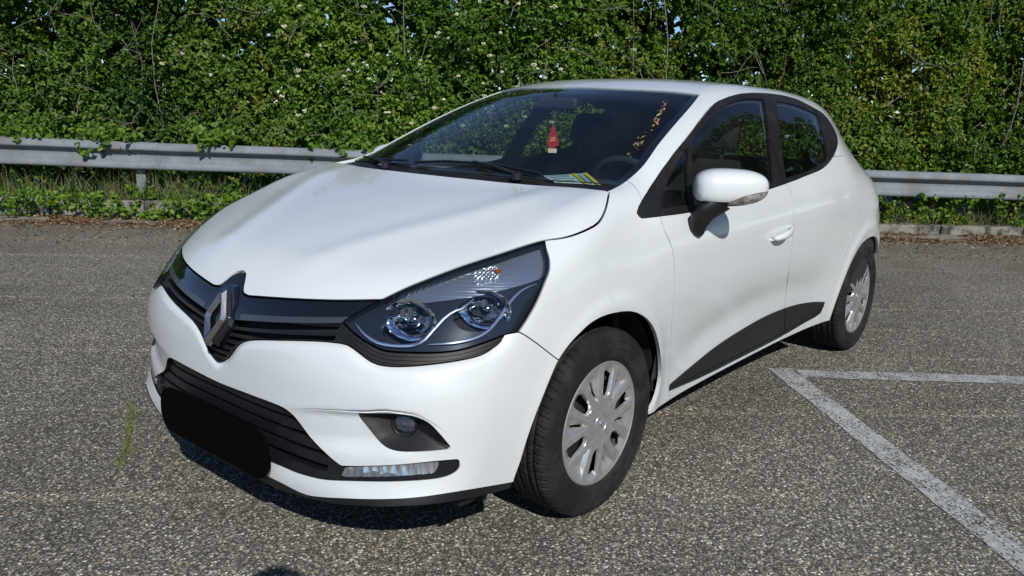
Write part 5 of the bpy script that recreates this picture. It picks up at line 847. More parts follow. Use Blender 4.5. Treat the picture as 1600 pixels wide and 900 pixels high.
def m_low(V):      # below this line the housing is black
    l, f, z = ml(V); return z+.046
def m_ind(V):      # indicator window on the outer lower front
    l, f, z = ml(V); ztop = pchip([-.02, .02, .06, .10, .137], [-.052, -.030, -.016, -.008, -.006], l); zbot = pchip([-.02, .04, .09, .12, .137], [-.055, -.055, -.052, -.046, -.04], l)
    return np.maximum.reduce([z-ztop, zbot-z, -f+.0, -.012-l])
mi_ = clip(MP, m_ind(MP.V)); rest = clip(MP, -m_ind(MP.V)+.0008); mblk = clip(rest, m_low(rest.V)); rest = clip(rest, -m_low(rest.V)+.0008)
lf = lambda V: -.028-ml(V)[1]
mgl = clip(rest, -lf(rest.V)); mwh = clip(rest, lf(rest.V))
indg = mat('mirror_indicator', (.30, .285, .27), .18, metal=.5, coat=1, noise=(45, (.70, .68, .66), .42, .60))
for sd_ in 'LR':
    my = 1 if sd_ == 'L' else -1; mir = np.array([1, my, 1])
    mo = skin('side_mirror', mwh, M['paint'], car, sd_, rim=.006)
    skin('indicator', offset(mi_, .0005), indg, mo, sd_, rim=.004); skin('mirror_underside', mblk, M['black_plastic'], mo, sd_, rim=.004)
    skin('mirror_back', mgl, M['black_plastic'], mo, sd_, rim=.004)
    # arm
    st = [((-.560, .905, .978), .058, .034), ((-.540, .888, .962), .056, .036), ((-.525, .870, .940), .045, .032), ((-.530, .852, .908), .038, .026), ((-.540, .843, .880), .036, .020), ((-.548, .838, .864), .026, .012)]
    V = []; n = 20
    for (c, ra, rb) in st:
        for k in range(n):
            t = 2*math.pi*k/n; V.append((c[0]+ra*math.cos(t)*.9, c[1]+rb*math.sin(t)+ra*math.cos(t)*-.15, c[2]+.30*ra*math.cos(t)))
    F = [(i*n+k, i*n+(k+1) % n, (i+1)*n+(k+1) % n, (i+1)*n+k) for i in range(len(st)-1) for k in range(n)]+[tuple((len(st)-1)*n+k for k in range(n))]
    mesh('mirror_arm', np.array(V)*mir, F if my < 0 else [f[::-1] for f in F], M['black_plastic'], mo)
    if my < 0:      # the far mirror is folded against the window
        pv = Vector((-.56, -.86, 0)); mo.matrix_world = Matrix.Translation(pv) @ Matrix.Rotation(R(-66), 4, 'Z') @ Matrix.Translation(-pv); mo['label'] = 'folded side mirror'

# ============================================================ tail
tl = mat('red_tail_lamp', (.25, .005, .008), .08, coat=1)
skin('rear_window', offset(tailglP, -.004), M['glass'], car, rim=.004)
for sd_ in 'LR': skin('tail_light', taillampP, tl, car, sd_, rim=.02)

# ============================================================ wipers
def on_ws(x, y, h): 
    z = float(body.top(np.array([x]), np.array([abs(y)]))[0]); return np.array([x-.45*h, y, z+h*.9])
def wiper(px, py, pts, arm):
    w = MB(); P = np.array([on_ws(x, y, .012) for x, y in pts]); w.tube(P, [.007]*len(P), 6, flat=.7); A = np.array([on_ws(x, y, h) for x, y, h in arm]); w.tube(A, np.linspace(.013, .006, len(A)), 8, flat=.6)
    c = on_ws(px, py, .012); w.lathe([(-.01, .020), (.012, .018), (.018, .010), (.019, .001)], 16, org=c, axis=2); return w.build('wiper', M['satin_black'], car)
wiper(-.10, .36, [(-.155, .42), (-.150, .20), (-.125, -.02), (-.105, -.16)], [(-.10, .36, .02), (-.115, .24, .025), (-.135, .12, .018)])
wiper(-.075, -.30, [(-.120, -.22), (-.155, -.42), (-.215, -.60)], [(-.075, -.30, .02), (-.10, -.37, .025), (-.14, -.45, .018)])

# ============================================================ cabin
b = MB(); ys = np.linspace(-.70, .70, 15); V = []
for x, z, sh_ in ((-.12, .985, 0), (-.20, 1.010, 0), (-.45, 1.018, 0), (-.64, 1.005, 0), (-.70, .90, 0), (-.72, .60, 0)):
    for y in ys: V.append((x-.12*(abs(y)/.7)**2*(1 if x > -.4 else .3), y, z+(.018*math.exp(-((y-.36)/.17)**2) if -.68 < x < -.55 else 0)))
n = len(ys); b.add(V, [(i*n+k, i*n+k+1, (i+1)*n+k+1, (i+1)*n+k) for i in range(5) for k in range(n-1)]); b.build('dashboard', M['interior'], car)
b = MB(); t = np.linspace(0, 2*math.pi, 49)
wc = np.array([-.86, .36, .93]); tilt = R(24)
P = np.array([wc+.185*np.array([math.sin(tilt)*math.sin(a)*-1*-1, math.cos(a), math.cos(tilt)*math.sin(a)]) for a in t]); b.tube(P, .016, 8, cap=False); b.lathe([(-.02, .06), (.02, .055), (.025, .001)], 20, org=wc, axis=0)
for a in (0, math.pi, -math.pi/2): b.tube([wc, wc+.18*np.array([math.sin(tilt)*math.sin(a), math.cos(a), math.cos(tilt)*math.sin(a)])], .014, 6)
b.build('steering_wheel', M['interior'], car)
def seat(x, y):
    s = empty('front_seat', (x, y, .3)); s.parent = car
    def pad(name, c, sz, rot, tp=1):
        b = MB(); b.box(c, sz, rot, tp); o = b.build(name, M['seat'], s, smooth=True); bv = o.modifiers.new('bevel', 'BEVEL'); bv.width = .04; bv.segments = 4; return o
    c, q = math.cos(R(20)), math.sin(R(20)); rt = [[c, 0, -q], [0, 1, 0], [q, 0, c]]
    pad('seat_cushion', (0, 0, .12), (.52, .50, .16), None); pad('backrest', (-.33, 0, .48), (.14, .48, .62), rt, .88); hr = pad('headrest', (-.455, 0, .895), (.10, .26, .17), rt, .9)
    [MB().tube([(-.42, y_, .76), (-.44, y_, .84)], .008).build('headrest_post', M['interior'], hr) for y_ in (.06, -.06)]
    return s
seat(-1.15, .36); s2_ = seat(-1.15, -.36)
b = MB(); b.box((-2.25, 0, .48), (.5, 1.25, .18)); c, q = math.cos(R(18)), math.sin(R(18)); b.box((-2.55, 0, .78), (.14, 1.25, .55), [[c, 0, -q], [0, 1, 0], [q, 0, c]]); o = b.build('rear_bench', M['seat'], car); bv = o.modifiers.new('bevel', 'BEVEL'); bv.width = .035; bv.segments = 3
b = MB(); b.box((-2.80, 0, .97), (.40, 1.15, .03)); b.box((-1.4, 0, .30), (2.9, 1.45, .03)); b.box((-.9, 0, .45), (.9, .18, .25)); b.build('cabin_floor', M['interior'], car, smooth=False)
# inner trim: the same skin moved inwards, with the same openings
IN = Patch(_P, body.normal(_P), _T); IN = clip(IN, -IN.V[:, 1]); IN.V[np.abs(IN.V[:, 1]) < 1e-6, 1] = 0
IN = clip(IN, IN.V[:, 0]+.10); IN = clip(IN, .35-IN.V[:, 2])
IN = clip(IN, -rg(IN, 'windscreen')-.004); 
for k in ('pane_a', 'pane_b', 'pane_c'): IN = clip(IN, -rg(IN, k)-.003)
IN = clip(IN, -np.where(IN.V[:, 0] > -2.7, 1., np.maximum(np.abs(IN.V[:, 1])-(.56-.25*(IN.V[:, 2]-1.02)), np.maximum(1.04-IN.V[:, 2], IN.V[:, 2]-1.28))))
IN = clip(IN, np.where(IN.V[:, 2] < 1.02, IN.V[:, 0]+.36, -1))
up_ = clip(IN, np.maximum(1.20-IN.V[:, 2], -9)); lo_ = clip(IN, IN.V[:, 2]-1.20)
def flipn(p): q = p.copy(); q.N = -q.N; q.T = q.T[:, ::-1]; return q
for nm, p, m in (('headliner', up_, M['liner_cloth']), ('cabin_trim', lo_, M['interior'])):
    q = offset(p, -.022); skin(nm, flipn(q), m, car, rim=-.0)
# interior mirror and sun visors
b = MB(); b.box((-.80, 0, 1.315), (.025, .21, .055)); o = b.build('rear_view_mirror', M['interior'], car); bv = o.modifiers.new('bevel', 'BEVEL'); bv.width = .02; bv.segments = 3
b = MB(); b.tube([(-.80, 0, 1.33), (-.79, 0, 1.362)], .01); b.build('mirror_stalk', M['interior'], o)
# ============================================================ the place
# frame of the kerb: e runs along it, d away from the camera
EN = np.array([-.728, -.686, 0]); EE = np.array([-.686, .728, 0]); E0 = np.array([2.0479, 2.1466, 0])
def W_(e, d, z): return E0+np.multiply.outer(np.asarray(e, float), EE)+np.multiply.outer(np.asarray(d, float), EN)+np.multiply.outer(np.asarray(z, float), [0, 0, 1.])
def node(t, kind, **kw):
    n = t.nodes.new(kind)
    for k, v in kw.items():
        if k.startswith('i'): n.inputs[int(k[1:])].default_value = v
        else: setattr(n, k, v)
    return n
def ramp(t, src, stops, interp='LINEAR'):
    r = t.nodes.new('ShaderNodeValToRGB'); r.color_ramp.interpolation = interp; el = r.color_ramp.elements
    while len(el) < len(stops): el.new(.5)
    for e_, (p, c) in zip(el, stops): e_.position = p; e_.color = (*c, 1) if len(c) == 3 else c
    t.links.new(src, r.inputs[0]); return r.outputs[0]
def mixc(t, fac, a, b, mode='MIX'):
    m = t.nodes.new('ShaderNodeMix'); m.data_type = 'RGBA'; m.blend_type = mode
    for i, v in ((0, fac), (6, a), (7, b)):
        if isinstance(v, (int, float)): m.inputs[i].default_value = v
        elif isinstance(v, tuple): m.inputs[i].default_value = (*v, 1)
        else: t.links.new(v, m.inputs[i])
    return m.outputs[2]
def mapr(t, src, a, b, c=0., d=1.):
    m = t.nodes.new('ShaderNodeMapRange'); m.inputs[1].default_value = a; m.inputs[2].default_value = b; m.inputs[3].default_value = c; m.inputs[4].default_value = d; t.links.new(src, m.inputs[0]); return m.outputs[0]
def asphalt_material():
    m = bpy.data.materials.new('worn_chipped_asphalt'); m.use_nodes = True; t = m.node_tree; b = t.nodes['Principled BSDF']; L = t.links.new
    tc = t.nodes.new('ShaderNodeTexCoord'); co = tc.outputs['Object']
    def vor(scale, rnd=1., feat='F1'):
        v = t.nodes.new('ShaderNodeTexVoronoi'); v.inputs['Scale'].default_value = scale; v.inputs['Randomness'].default_value = rnd; v.feature = feat; L(warp, v.inputs['Vector']); return v
    def noi(scale, det=5, ro=.6):
        n = t.nodes.new('ShaderNodeTexNoise'); n.inputs['Scale'].default_value = scale; n.inputs['Detail'].default_value = det; n.inputs['Roughness'].default_value = ro; L(co, n.inputs['Vector']); return n.outputs[0]
    wn_ = t.nodes.new('ShaderNodeTexNoise'); wn_.inputs['Scale'].default_value = 220; L(co, wn_.inputs['Vector'])
    wa = t.nodes.new('ShaderNodeVectorMath'); wa.operation = 'SCALE'; wa.inputs['Scale'].default_value = .004; L(wn_.outputs[1], wa.inputs[0])
    wb = t.nodes.new('ShaderNodeVectorMath'); wb.operation = 'ADD'; L(co, wb.inputs[0]); L(wa.outputs[0], wb.inputs[1]); warp = wb.outputs[0]
    v1 = vor(118); v2 = vor(280)
    sep = t.nodes.new('ShaderNodeSeparateColor'); L(v1.outputs['Color'], sep.inputs[0]); sep2 = t.nodes.new('ShaderNodeSeparateColor'); L(v2.outputs['Color'], sep2.inputs[0])
    stone = ramp(t, sep.outputs[0], [(0, (.060, .057, .051)), (.20, (.125, .119, .105)), (.38, (.21, .20, .175)), (.58, (.33, .315, .275)), (.78, (.31, .22, .14)), (.83, (.48, .46, .40)), (.95, (.74, .72, .66))], 'CONSTANT')
    grit = ramp(t, sep2.outputs[0], [(0, (.050, .047, .042)), (.5, (.11, .104, .092)), (.82, (.26, .245, .215))], 'CONSTANT')
    c = mixc(t, mapr(t, v1.outputs['Distance'], .42, .58), stone, grit)
    c = mixc(t, mapr(t, sep.outputs[1], .90, .91), c, grit)          # not every cell holds a chip
    big = noi(.55, 6, .62); c = mixc(t, mapr(t, big, .38, .66, 0, .8), c, (.62, .60, .58), 'MULTIPLY')
    mid = noi(3.2, 7, .65); c = mixc(t, mapr(t, mid, .40, .75, 0, .40), c, (1.25, 1.14, .98), 'MULTIPLY')
    # bands left by traffic, along the rows of bays
    sx = t.nodes.new('ShaderNodeVectorMath'); sx.operation = 'DOT_PRODUCT'; sx.inputs[1].default_value = tuple(EN); L(co, sx.inputs[0])
    mp = t.nodes.new('ShaderNodeCombineXYZ'); L(sx.outputs['Value'], mp.inputs[0]); nb = t.nodes.new('ShaderNodeTexNoise'); nb.inputs['Scale'].default_value = 1.3; nb.inputs['Detail'].default_value = 3; L(mp.outputs[0], nb.inputs['Vector'])
    c = mixc(t, mapr(t, nb.outputs[0], .42, .62, 0, .45), c, (1.22, 1.20, 1.18), 'MULTIPLY')
    nb2 = t.nodes.new('ShaderNodeTexNoise'); nb2.inputs['Scale'].default_value = 5.; nb2.inputs['Detail'].default_value = 4; L(mp.outputs[0], nb2.inputs['Vector']); sm = t.nodes.new('ShaderNodeMath'); sm.operation = 'MULTIPLY'; L(mapr(t, nb2.outputs[0], .57, .64), sm.inputs[0]); L(mapr(t, noi(1.1, 4), .42, .6), sm.inputs[1])
    c = mixc(t, sm.outputs[0], c, (1.5, 1.47, 1.4), 'MULTIPLY')
    # brown dirt washed up near the kerb and one damp brown patch ahead of the car
    dirt = mapr(t, sx.outputs['Value'], 3.6, 5.6); dm = t.nodes.new('ShaderNodeMath'); dm.operation = 'MULTIPLY'; L(dirt, dm.inputs[0]); L(mapr(t, noi(2.2, 8, .7), .35, .7), dm.inputs[1])
    c = mixc(t, dm.outputs[0], c, (.13, .10, .07))
    c = mixc(t, 1.0, c, (1.10, 1.10, 1.06), 'MULTIPLY')
    L(c, b.inputs['Base Color']); b.inputs['Roughness'].default_value = .82; b.inputs['Specular IOR Level'].default_value = .35
    h = mixc(t, .35, v1.outputs['Distance'], v2.outputs['Distance'])
    bp = t.nodes.new('ShaderNodeBump'); bp.inputs['Strength'].default_value = .5; bp.inputs['Distance'].default_value = .004; bp.invert = True; L(h, bp.inputs['Height']); L(bp.outputs[0], b.inputs['Normal'])
    return m
asph = asphalt_material()
def sheet(name, quad, m, kind='structure', z=None):
    q = np.array(quad, float)
    if z is not None: q[:, 2] = z
    o = mesh(name, q, [(0, 1, 2, 3)], m, smooth=False); o['kind'] = kind; return o
g = mesh('asphalt_ground', [(-160, -160, 0), (160, -160, 0), (160, 160, 0), (-160, 160, 0)], [(0, 1, 2, 3)], asph, smooth=False); tag(g, kind='structure')

# worn white bay lines: thin coats of paint with chips missing
pm = bpy.data.materials.new('worn_white_road_paint'); pm.use_nodes = True; t = pm.node_tree; b = t.nodes['Principled BSDF']; b.inputs['Roughness'].default_value = .8
tc = t.nodes.new('ShaderNodeTexCoord'); n1 = node(t, 'ShaderNodeTexNoise'); n1.inputs['Scale'].default_value = 7; n1.inputs['Detail'].default_value = 6
v = node(t, 'ShaderNodeTexVoronoi'); v.inputs['Scale'].default_value = 130; n3 = node(t, 'ShaderNodeTexNoise'); n3.inputs['Scale'].default_value = 60; n3.inputs['Detail'].default_value = 8
for n_ in (n1, v, n3): t.links.new(tc.outputs['Object'], n_.inputs['Vector'])
sp = t.nodes.new('ShaderNodeSeparateColor'); t.links.new(v.outputs['Color'], sp.inputs[0])
a1 = t.nodes.new('ShaderNodeMath'); a1.operation = 'MULTIPLY_ADD'; a1.inputs[1].default_value = .55; t.links.new(sp.outputs[0], a1.inputs[0]); t.links.new(n1.outputs[0], a1.inputs[2])
a2 = t.nodes.new('ShaderNodeMath'); a2.operation = 'MULTIPLY_ADD'; a2.inputs[1].default_value = .8; t.links.new(n3.outputs[0], a2.inputs[0]); t.links.new(a1.outputs[0], a2.inputs[2])
t.links.new(ramp(t, n3.outputs[0], [(.3, (.28, .285, .28)), (.6, (.45, .46, .455)), (.8, (.56, .57, .56))]), b.inputs['Base Color'])
ta = t.nodes.new('ShaderNodeBsdfTransparent'); mx = t.nodes.new('ShaderNodeMixShader'); t.links.new(mapr(t, a2.outputs[0], 1.16, 1.46), mx.inputs[0]); t.links.new(b.outputs[0], mx.inputs[1]); t.links.new(ta.outputs[0], mx.inputs[2]); t.links.new(mx.outputs[0], t.nodes['Material Output'].inputs[0])
la = np.array([.707, .707, 0]); lb = np.array([-.641, .768, 0])
CO = np.array([-1.900, .700, .004])
def strip_line(name, p0, dirn, length, w=.125, z=.004):
    nrm = np.array([-dirn[1], dirn[0], 0]); n = int(length/.05); V = []
    for i in range(n+1):
        q = p0+dirn*length*i/n; j1, j2 = RNG.normal(0, .0035, 2); V += [q-nrm*(w/2+j1), q+nrm*(w/2+j2)]
    V = np.array(V); V[:, 2] = z; o = mesh(name, V, [(2*i, 2*i+2, 2*i+3, 2*i+1) for i in range(n)], pm, smooth=False); o['kind'] = 'structure'; return o
strip_line('bay_line', CO-la*.02, la, 6.5)
strip_line('bay_line', CO+lb*.07+la*.055, lb, 9.0, .12)

# moss grown into a crack in front of the car
def blades(n, pos_fn, h0, h1, w, lean=.5):
    V, F = [], []
    for i in range(n):
        p = pos_fn(); h = RNG.uniform(h0, h1); a = RNG.uniform(0, 2*math.pi); l = RNG.uniform(0, lean)*h; b_ = RNG.uniform(0, 2*math.pi)
        s = np.array([math.cos(a), math.sin(a), 0])*w/2; d = np.array([math.cos(b_), math.sin(b_), 0])*l; k = len(V)
        V += [p-s, p+s, p+s*.7+d*.45+[0, 0, h*.6], p-s*.7+d*.45+[0, 0, h*.6], p+d+[0, 0, h]]; F += [(k, k+1, k+2, k+3), (k+3, k+2, k+4)]
    return np.array(V), F
moss = mat('moss_green', (.09, .13, .025), .9, noise=(60, (.16, .16, .05), .4, .6))
cr0 = [(.60, -1.20), (.68, -1.02), (.76, -.86), (.83, -.73), (.885, -.65), (.95, -.55)]
def crack_pt():
    u = RNG.beta(1.4, 1.6)*(len(cr0)-1.001); i = int(u); f = u-i; p = np.array(cr0[i])*(1-f)+np.array(cr0[i+1])*f
    return np.array([p[0]+RNG.normal(0, .008)*(1+2*(RNG.random() < .2)), p[1]+RNG.normal(0, .008), 0])

# ---- leaves as one fast mesh
def leaf_cloud(name, P, A, B, size, aspect, mats_, parent, hue, fold=.25, kind=None):
    """P centres, A long axis, B side axis (unit); every leaf is two quads folded on its midrib"""
    n = len(P); Nn = np.cross(A, B); s = size[:, None]; w = s*aspect
    V = np.empty((n, 6, 3)); V[:, 0] = P-A*s*.5; V[:, 1] = P-A*s*.05+B*w*.5+Nn*w*fold; V[:, 2] = P+A*s*.28+B*w*.36+Nn*w*fold*.6
    V[:, 3] = P+A*s*.5-Nn*s*.10; V[:, 4] = P+A*s*.28-B*w*.36+Nn*w*fold*.6; V[:, 5] = P-A*s*.05-B*w*.5+Nn*w*fold
    me = bpy.data.meshes.new(name); me.vertices.add(n*6); me.vertices.foreach_set('co', V.ravel())
    base = (np.arange(n)*6)[:, None]; loops = (base+np.array([0, 1, 2, 3, 0, 3, 4, 5])[None]).ravel()
    me.loops.add(n*8); me.loops.foreach_set('vertex_index', loops.astype(np.int32)); me.polygons.add(n*2); me.polygons.foreach_set('loop_start', (np.arange(n*2)*4).astype(np.int32))
    me.update(calc_edges=True)
    at = me.attributes.new('tone', 'FLOAT', 'FACE'); at.data.foreach_set('value', np.repeat(hue, 2).astype(np.float32))
    me.materials.append(mats_); o = bpy.data.objects.new(name, me); COL.objects.link(o)
    if parent: o.parent = parent
    if kind: o['kind'] = kind
    return o
def leaf_material(name, stops, trans=.35, rough=.45):
    m = bpy.data.materials.new(name); m.use_nodes = True; t = m.node_tree; b = t.nodes['Principled BSDF']
    a = t.nodes.new('ShaderNodeAttribute'); a.attribute_name = 'tone'; c = ramp(t, a.outputs['Fac'], stops); t.links.new(c, b.inputs['Base Color']); b.inputs['Roughness'].default_value = rough; b.inputs['Specular IOR Level'].default_value = .35
    tr = t.nodes.new('ShaderNodeBsdfTranslucent'); t.links.new(mixc(t, 1., c, (1.15, 1.5, .45), 'MULTIPLY'), tr.inputs[0]); mx = t.nodes.new('ShaderNodeMixShader'); mx.inputs[0].default_value = trans
    t.links.new(b.outputs[0], mx.inputs[1]); t.links.new(tr.outputs[0], mx.inputs[2]); t.links.new(mx.outputs[0], t.nodes['Material Output'].inputs[0]); return m
def unit(v): return v/np.maximum(np.linalg.norm(v, axis=-1, keepdims=True), 1e-9)
def vnoise(P, sc, seed=0):
    """smooth value noise, good enough for clumps and gaps"""
    Q = P*sc+seed*17.3; i = np.floor(Q).astype(np.int64); f = Q-i; f = f*f*(3-2*f); out = 0
    for dx in (0, 1):
        for dy in (0, 1):
            for dz in (0, 1):
                h = ((i[:, 0]+dx)*73856093 ^ (i[:, 1]+dy)*19349663 ^ (i[:, 2]+dz)*83492791 ^ seed*2654435) & 0xffffff
                h = (h*1103515245+12345) & 0x7fffffff
                out = out+(h/0x7fffffff)*np.abs(1-dx-f[:, 0])*np.abs(1-dy-f[:, 1])*np.abs(1-dz-f[:, 2])
    return out
def twig_leaves(centres, dirs, per, spread, size, facing, rng):
    n = len(centres)*per; c = np.repeat(centres, per, 0); dr = np.repeat(dirs, per, 0)
    t = rng.uniform(-1, 1, n)[:, None]*spread; side = unit(rng.normal(size=(n, 3))); P = c+dr*t+side*rng.uniform(.2, 1, n)[:, None]*spread*.45
    A = unit(dr*.5+side+rng.normal(size=(n, 3))*.35+np.array([0, 0, -.25])); Nn = unit(facing+rng.normal(size=(n, 3))*.55); B = unit(np.cross(Nn, A)); return P, A, B, rng.uniform(.65, 1.2, n)*size
GREEN = {
 'privet': [(0, (.028, .066, .012)), (.45, (.072, .145, .018)), (.8, (.135, .22, .028)), (1, (.19, .24, .04))],
 'dogwood': [(0, (.036, .086, .012)), (.4, (.100, .19, .018)), (.8, (.165, .265, .03)), (1, (.22, .28, .05))],
 'maple': [(0, (.040, .086, .010)), (.4, (.098, .178, .016)), (.8, (.195, .25, .026)), (1, (.25, .23, .04))],
}
LM = {k: leaf_material(k+'_leaves', v) for k, v in GREEN.items()}
bark = mat('grey_bark', (.12, .105, .085), .9, noise=(25, (.24, .22, .19), .4, .7))
def shrub(name, label, e0, e1, kind, seed, size, dens=1.0, front=9.42, zt=3.5, blossoms=0, holes=.36, group='shrubs of the hedge'):
    rng = np.random.default_rng(seed); root = empty(name, tuple(W_((e0+e1)/2, 9.9, .15))); tag(root, label, 'shrub', group)
    inv = np.array(root.location); n = int((e1-e0)*(zt-.5)*600*dens)
    e = rng.uniform(e0-.15, e1+.15, n); z = rng.uniform(.42, zt, n); u = rng.exponential(.24, n); 
    bul = vnoise(np.stack([e*1.4, z*1.4, e*0], 1), 1, seed)*.75+vnoise(np.stack([e*3.3, z*3.3, e*0], 1), 1, seed+3)*.40
    ex = np.clip((z-.9)/1.2, 0, 1); d = front+bul*(.5+.5*ex)-.10*(z < 1.05)+u
    P = W_(0, 0, 0)+np.stack([e*EE[0]+d*EN[0], e*EE[1]+d*EN[1], z], 1)
    k = vnoise(P, 2.3, seed+1)*.65+vnoise(P, 6., seed+2)*.35; keep = (k > holes-.06+.10*(u > .35)) & (d < front+1.55)
    P, u, z, k = P[keep], u[keep], z[keep], k[keep]; n = len(P)
    dirs = unit(rng.normal(size=(n, 3))+np.array([0, 0, .5])-EN*.5)
    face = -EN*.75+np.array([0, 0, .75])
    C_, A, B, sz = twig_leaves(P, dirs, 9, .085, size, face, rng)
    sz *= 1.0
    tone = np.clip(np.repeat(rng.normal(.45, .16, n)+.9*(k-.55)+.8*(vnoise(P, .9, seed+5)-.5), 9)+rng.normal(0, .16, n*9), 0, 1)
    tone = np.where(rng.random(n*9) < .012, 1, tone)
    o = leaf_cloud('foliage', C_-inv, A, B, sz, .54, LM[kind], root, tone)
    # depth of the hedge: its shade put into a darker leaf tone
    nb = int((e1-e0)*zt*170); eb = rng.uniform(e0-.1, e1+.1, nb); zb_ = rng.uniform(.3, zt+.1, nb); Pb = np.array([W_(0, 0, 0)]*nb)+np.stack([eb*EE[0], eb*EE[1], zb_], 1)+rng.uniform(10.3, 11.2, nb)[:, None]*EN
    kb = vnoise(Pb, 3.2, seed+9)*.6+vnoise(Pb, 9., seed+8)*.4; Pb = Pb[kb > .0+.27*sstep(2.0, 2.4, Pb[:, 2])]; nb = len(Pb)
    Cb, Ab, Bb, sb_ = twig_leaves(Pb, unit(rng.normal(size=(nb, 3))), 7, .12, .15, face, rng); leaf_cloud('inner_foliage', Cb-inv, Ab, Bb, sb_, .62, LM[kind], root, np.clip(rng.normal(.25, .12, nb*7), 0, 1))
    # stems and twigs
    mb = MB()
    for i in range(int((e1-e0)*2.2)):
        e_ = rng.uniform(e0, e1); d_ = rng.uniform(10.0, 10.7); h = rng.uniform(1.6, zt); Q = [(e_, d_, .05)]
        for j in range(6): Q.append((Q[-1][0]+rng.normal(0, .07), Q[-1][1]+rng.normal(0, .05)-.03, Q[-1][2]+h/6))
        Q = np.array(Q); mb.tube(W_(Q[:, 0], Q[:, 1], Q[:, 2])-inv if False else np.array([W_(*q) for q in Q])-inv, np.linspace(.013, .004, 7)*rng.uniform(.6, 1.3), 5, cap=False)
    for i in range(int((e1-e0)*16)):
        q = np.array([rng.uniform(e0, e1), rng.uniform(front+.05, front+.7), rng.uniform(.8, 2.7)]); dr = unit(np.array([rng.normal(0, 1), rng.normal(-.3, .4), rng.normal(.4, .8)])); L_ = rng.uniform(.2, .6); Q = []
        for j in range(5): Q.append(q.copy()); q = q+dr*L_/4; dr = unit(dr+rng.normal(size=3)*.28)
        mb.tube(np.array([W_(*q) for q in Q])-inv, np.linspace(.0055, .0018, 5), 4, cap=False)
    mb.build('branches', bark, root)
    if blossoms:
        V, F = [], []; idx = rng.choice(np.where((u < .12) & (P[:, 2] > 1.0))[0], blossoms, replace=False)
        for i in idx:
            c = P[i]-EN*.11+np.array([0, 0, .05])-inv; r = rng.uniform(.020, .040)
            for j in range(34):
                a = rng.uniform(0, 2*math.pi); q = c+unit(rng.normal(size=3))*r*np.array([1, 1, .62])*rng.random()**.4; s = .0065; k0 = len(V); nn = unit(np.array([0, 0, 1.])-EN*.7+rng.normal(size=3)*.4); x = unit(np.cross(nn, [1., .2, 0])); y = np.cross(nn, x)
                V += [q-x*s, q+y*s, q+x*s, q-y*s]; F.append((k0, k0+1, k0+2, k0+3))
        mesh('blossoms', V, F, mat('cream_blossom', (.74, .72, .50), .8), root, smooth=False)['kind'] = 'stuff'
    return root
shrub('privet_shrub', 'dark green privet shrub behind the left end of the guardrail', -8.0, -4.1, 'privet', 11, .062, .95, blossoms=10, holes=.34)
shrub('privet_shrub', 'dense dark shrub above the visible guardrail post', -4.1, -2.1, 'privet', 12, .060, 1.0, blossoms=6, holes=.36)
shrub('dogwood_shrub', 'bright green dogwood behind the far front corner of the car', -2.1, -.5, 'dogwood', 13, .060, .95, blossoms=24, holes=.40)
shrub('dogwood_shrub', 'dogwood with the most creamy white blossoms, behind the windscreen', -.5, 1.5, 'dogwood', 14, .058, 1.0, blossoms=60, holes=.40)
shrub('field_maple_shrub', 'yellow-green shrub rising behind the car roof', 1.5, 4.0, 'maple', 15, .055, .95, blossoms=4, holes=.39)
shrub('field_maple_shrub', 'yellow-green shrub above the guardrail right of the car', 4.0, 8.4, 'maple', 16, .056, .9, holes=.39)

shrub('privet_shrub', 'leftmost dark shrub of the hedge, at the end of the row', -11.5, -8.0, 'privet', 17, .07, .6)
shrub('field_maple_shrub', 'rightmost yellow-green shrub of the hedge, at the end of the row', 8.4, 12.5, 'maple', 18, .065, .6)

# bramble trailing over the rail and low growth on the verge
def creeper(name, label, kind, n, efn, dfn, zfn, size, seed, cat='bramble', per=6, st=None):
    rng = np.random.default_rng(seed); P = np.array([W_(efn(rng), 0, 0) for _ in range(n)]); D = np.array([dfn(rng) for _ in range(n)]); Z = np.array([zfn(rng) for _ in range(n)]); P = P+D[:, None]*EN+Z[:, None]*[0, 0, 1]
    if st: P = P[vnoise(P*[1, 1, 1.8], 2.2, seed)*.6+vnoise(P, 5.5, seed+1)*.4 > .46]; n = len(P)
    root = P.mean(0); root[2] = .1; dirs = unit(rng.normal(size=(n, 3)))
    C_, A, B, sz = twig_leaves(P-root, dirs, per, .07, size*1.12, -EN*.6+np.array([0, 0, .9]), rng)
    o = leaf_cloud(name, C_, A, B, sz, .62, LM[kind], None, np.clip(np.repeat(rng.normal(.5, .15, n), per)+rng.normal(0, .18, n*per), 0, 1)); o.location = root
    if st: o['kind'] = 'stuff'
    else: tag(o, label, cat)
    return o
railz = lambda e: .775-.0115*e
for i, (e_, w_, dz, lb_) in enumerate(((-5.0, .5, .10, 'bramble hanging over the far left end of the guardrail'), (-3.95, .35, .16, 'bramble spray drooping lowest over the guardrail, left of its post'), (-2.75, .30, .05, 'five-fingered leaf spray touching the rail, right of the post'), (-1.15, .55, .10, 'bramble trailing over the rail just before the car'))):
    creeper('bramble_spray', lb_, 'dogwood', 46, lambda r, e_=e_, w_=w_: r.normal(e_, w_*.5), lambda r: r.uniform(8.93, 9.3), lambda r, e_=e_, dz=dz: railz(e_)+.05-abs(r.normal(0, dz))+r.uniform(0, .12), .075, 40+i, per=5)
creeper('undergrowth', None, 'dogwood', 1900, lambda r: r.uniform(-7.5, 8.2), lambda r: r.uniform(8.97, 9.5), lambda r: .14+r.random()**1.3*.30, .060, 51, st=1)
creeper('undergrowth', None, 'maple', 1500, lambda r: r.uniform(3.0, 8.2), lambda r: r.uniform(8.97, 9.5), lambda r: .12+r.random()*.32, .05, 52, st=1)
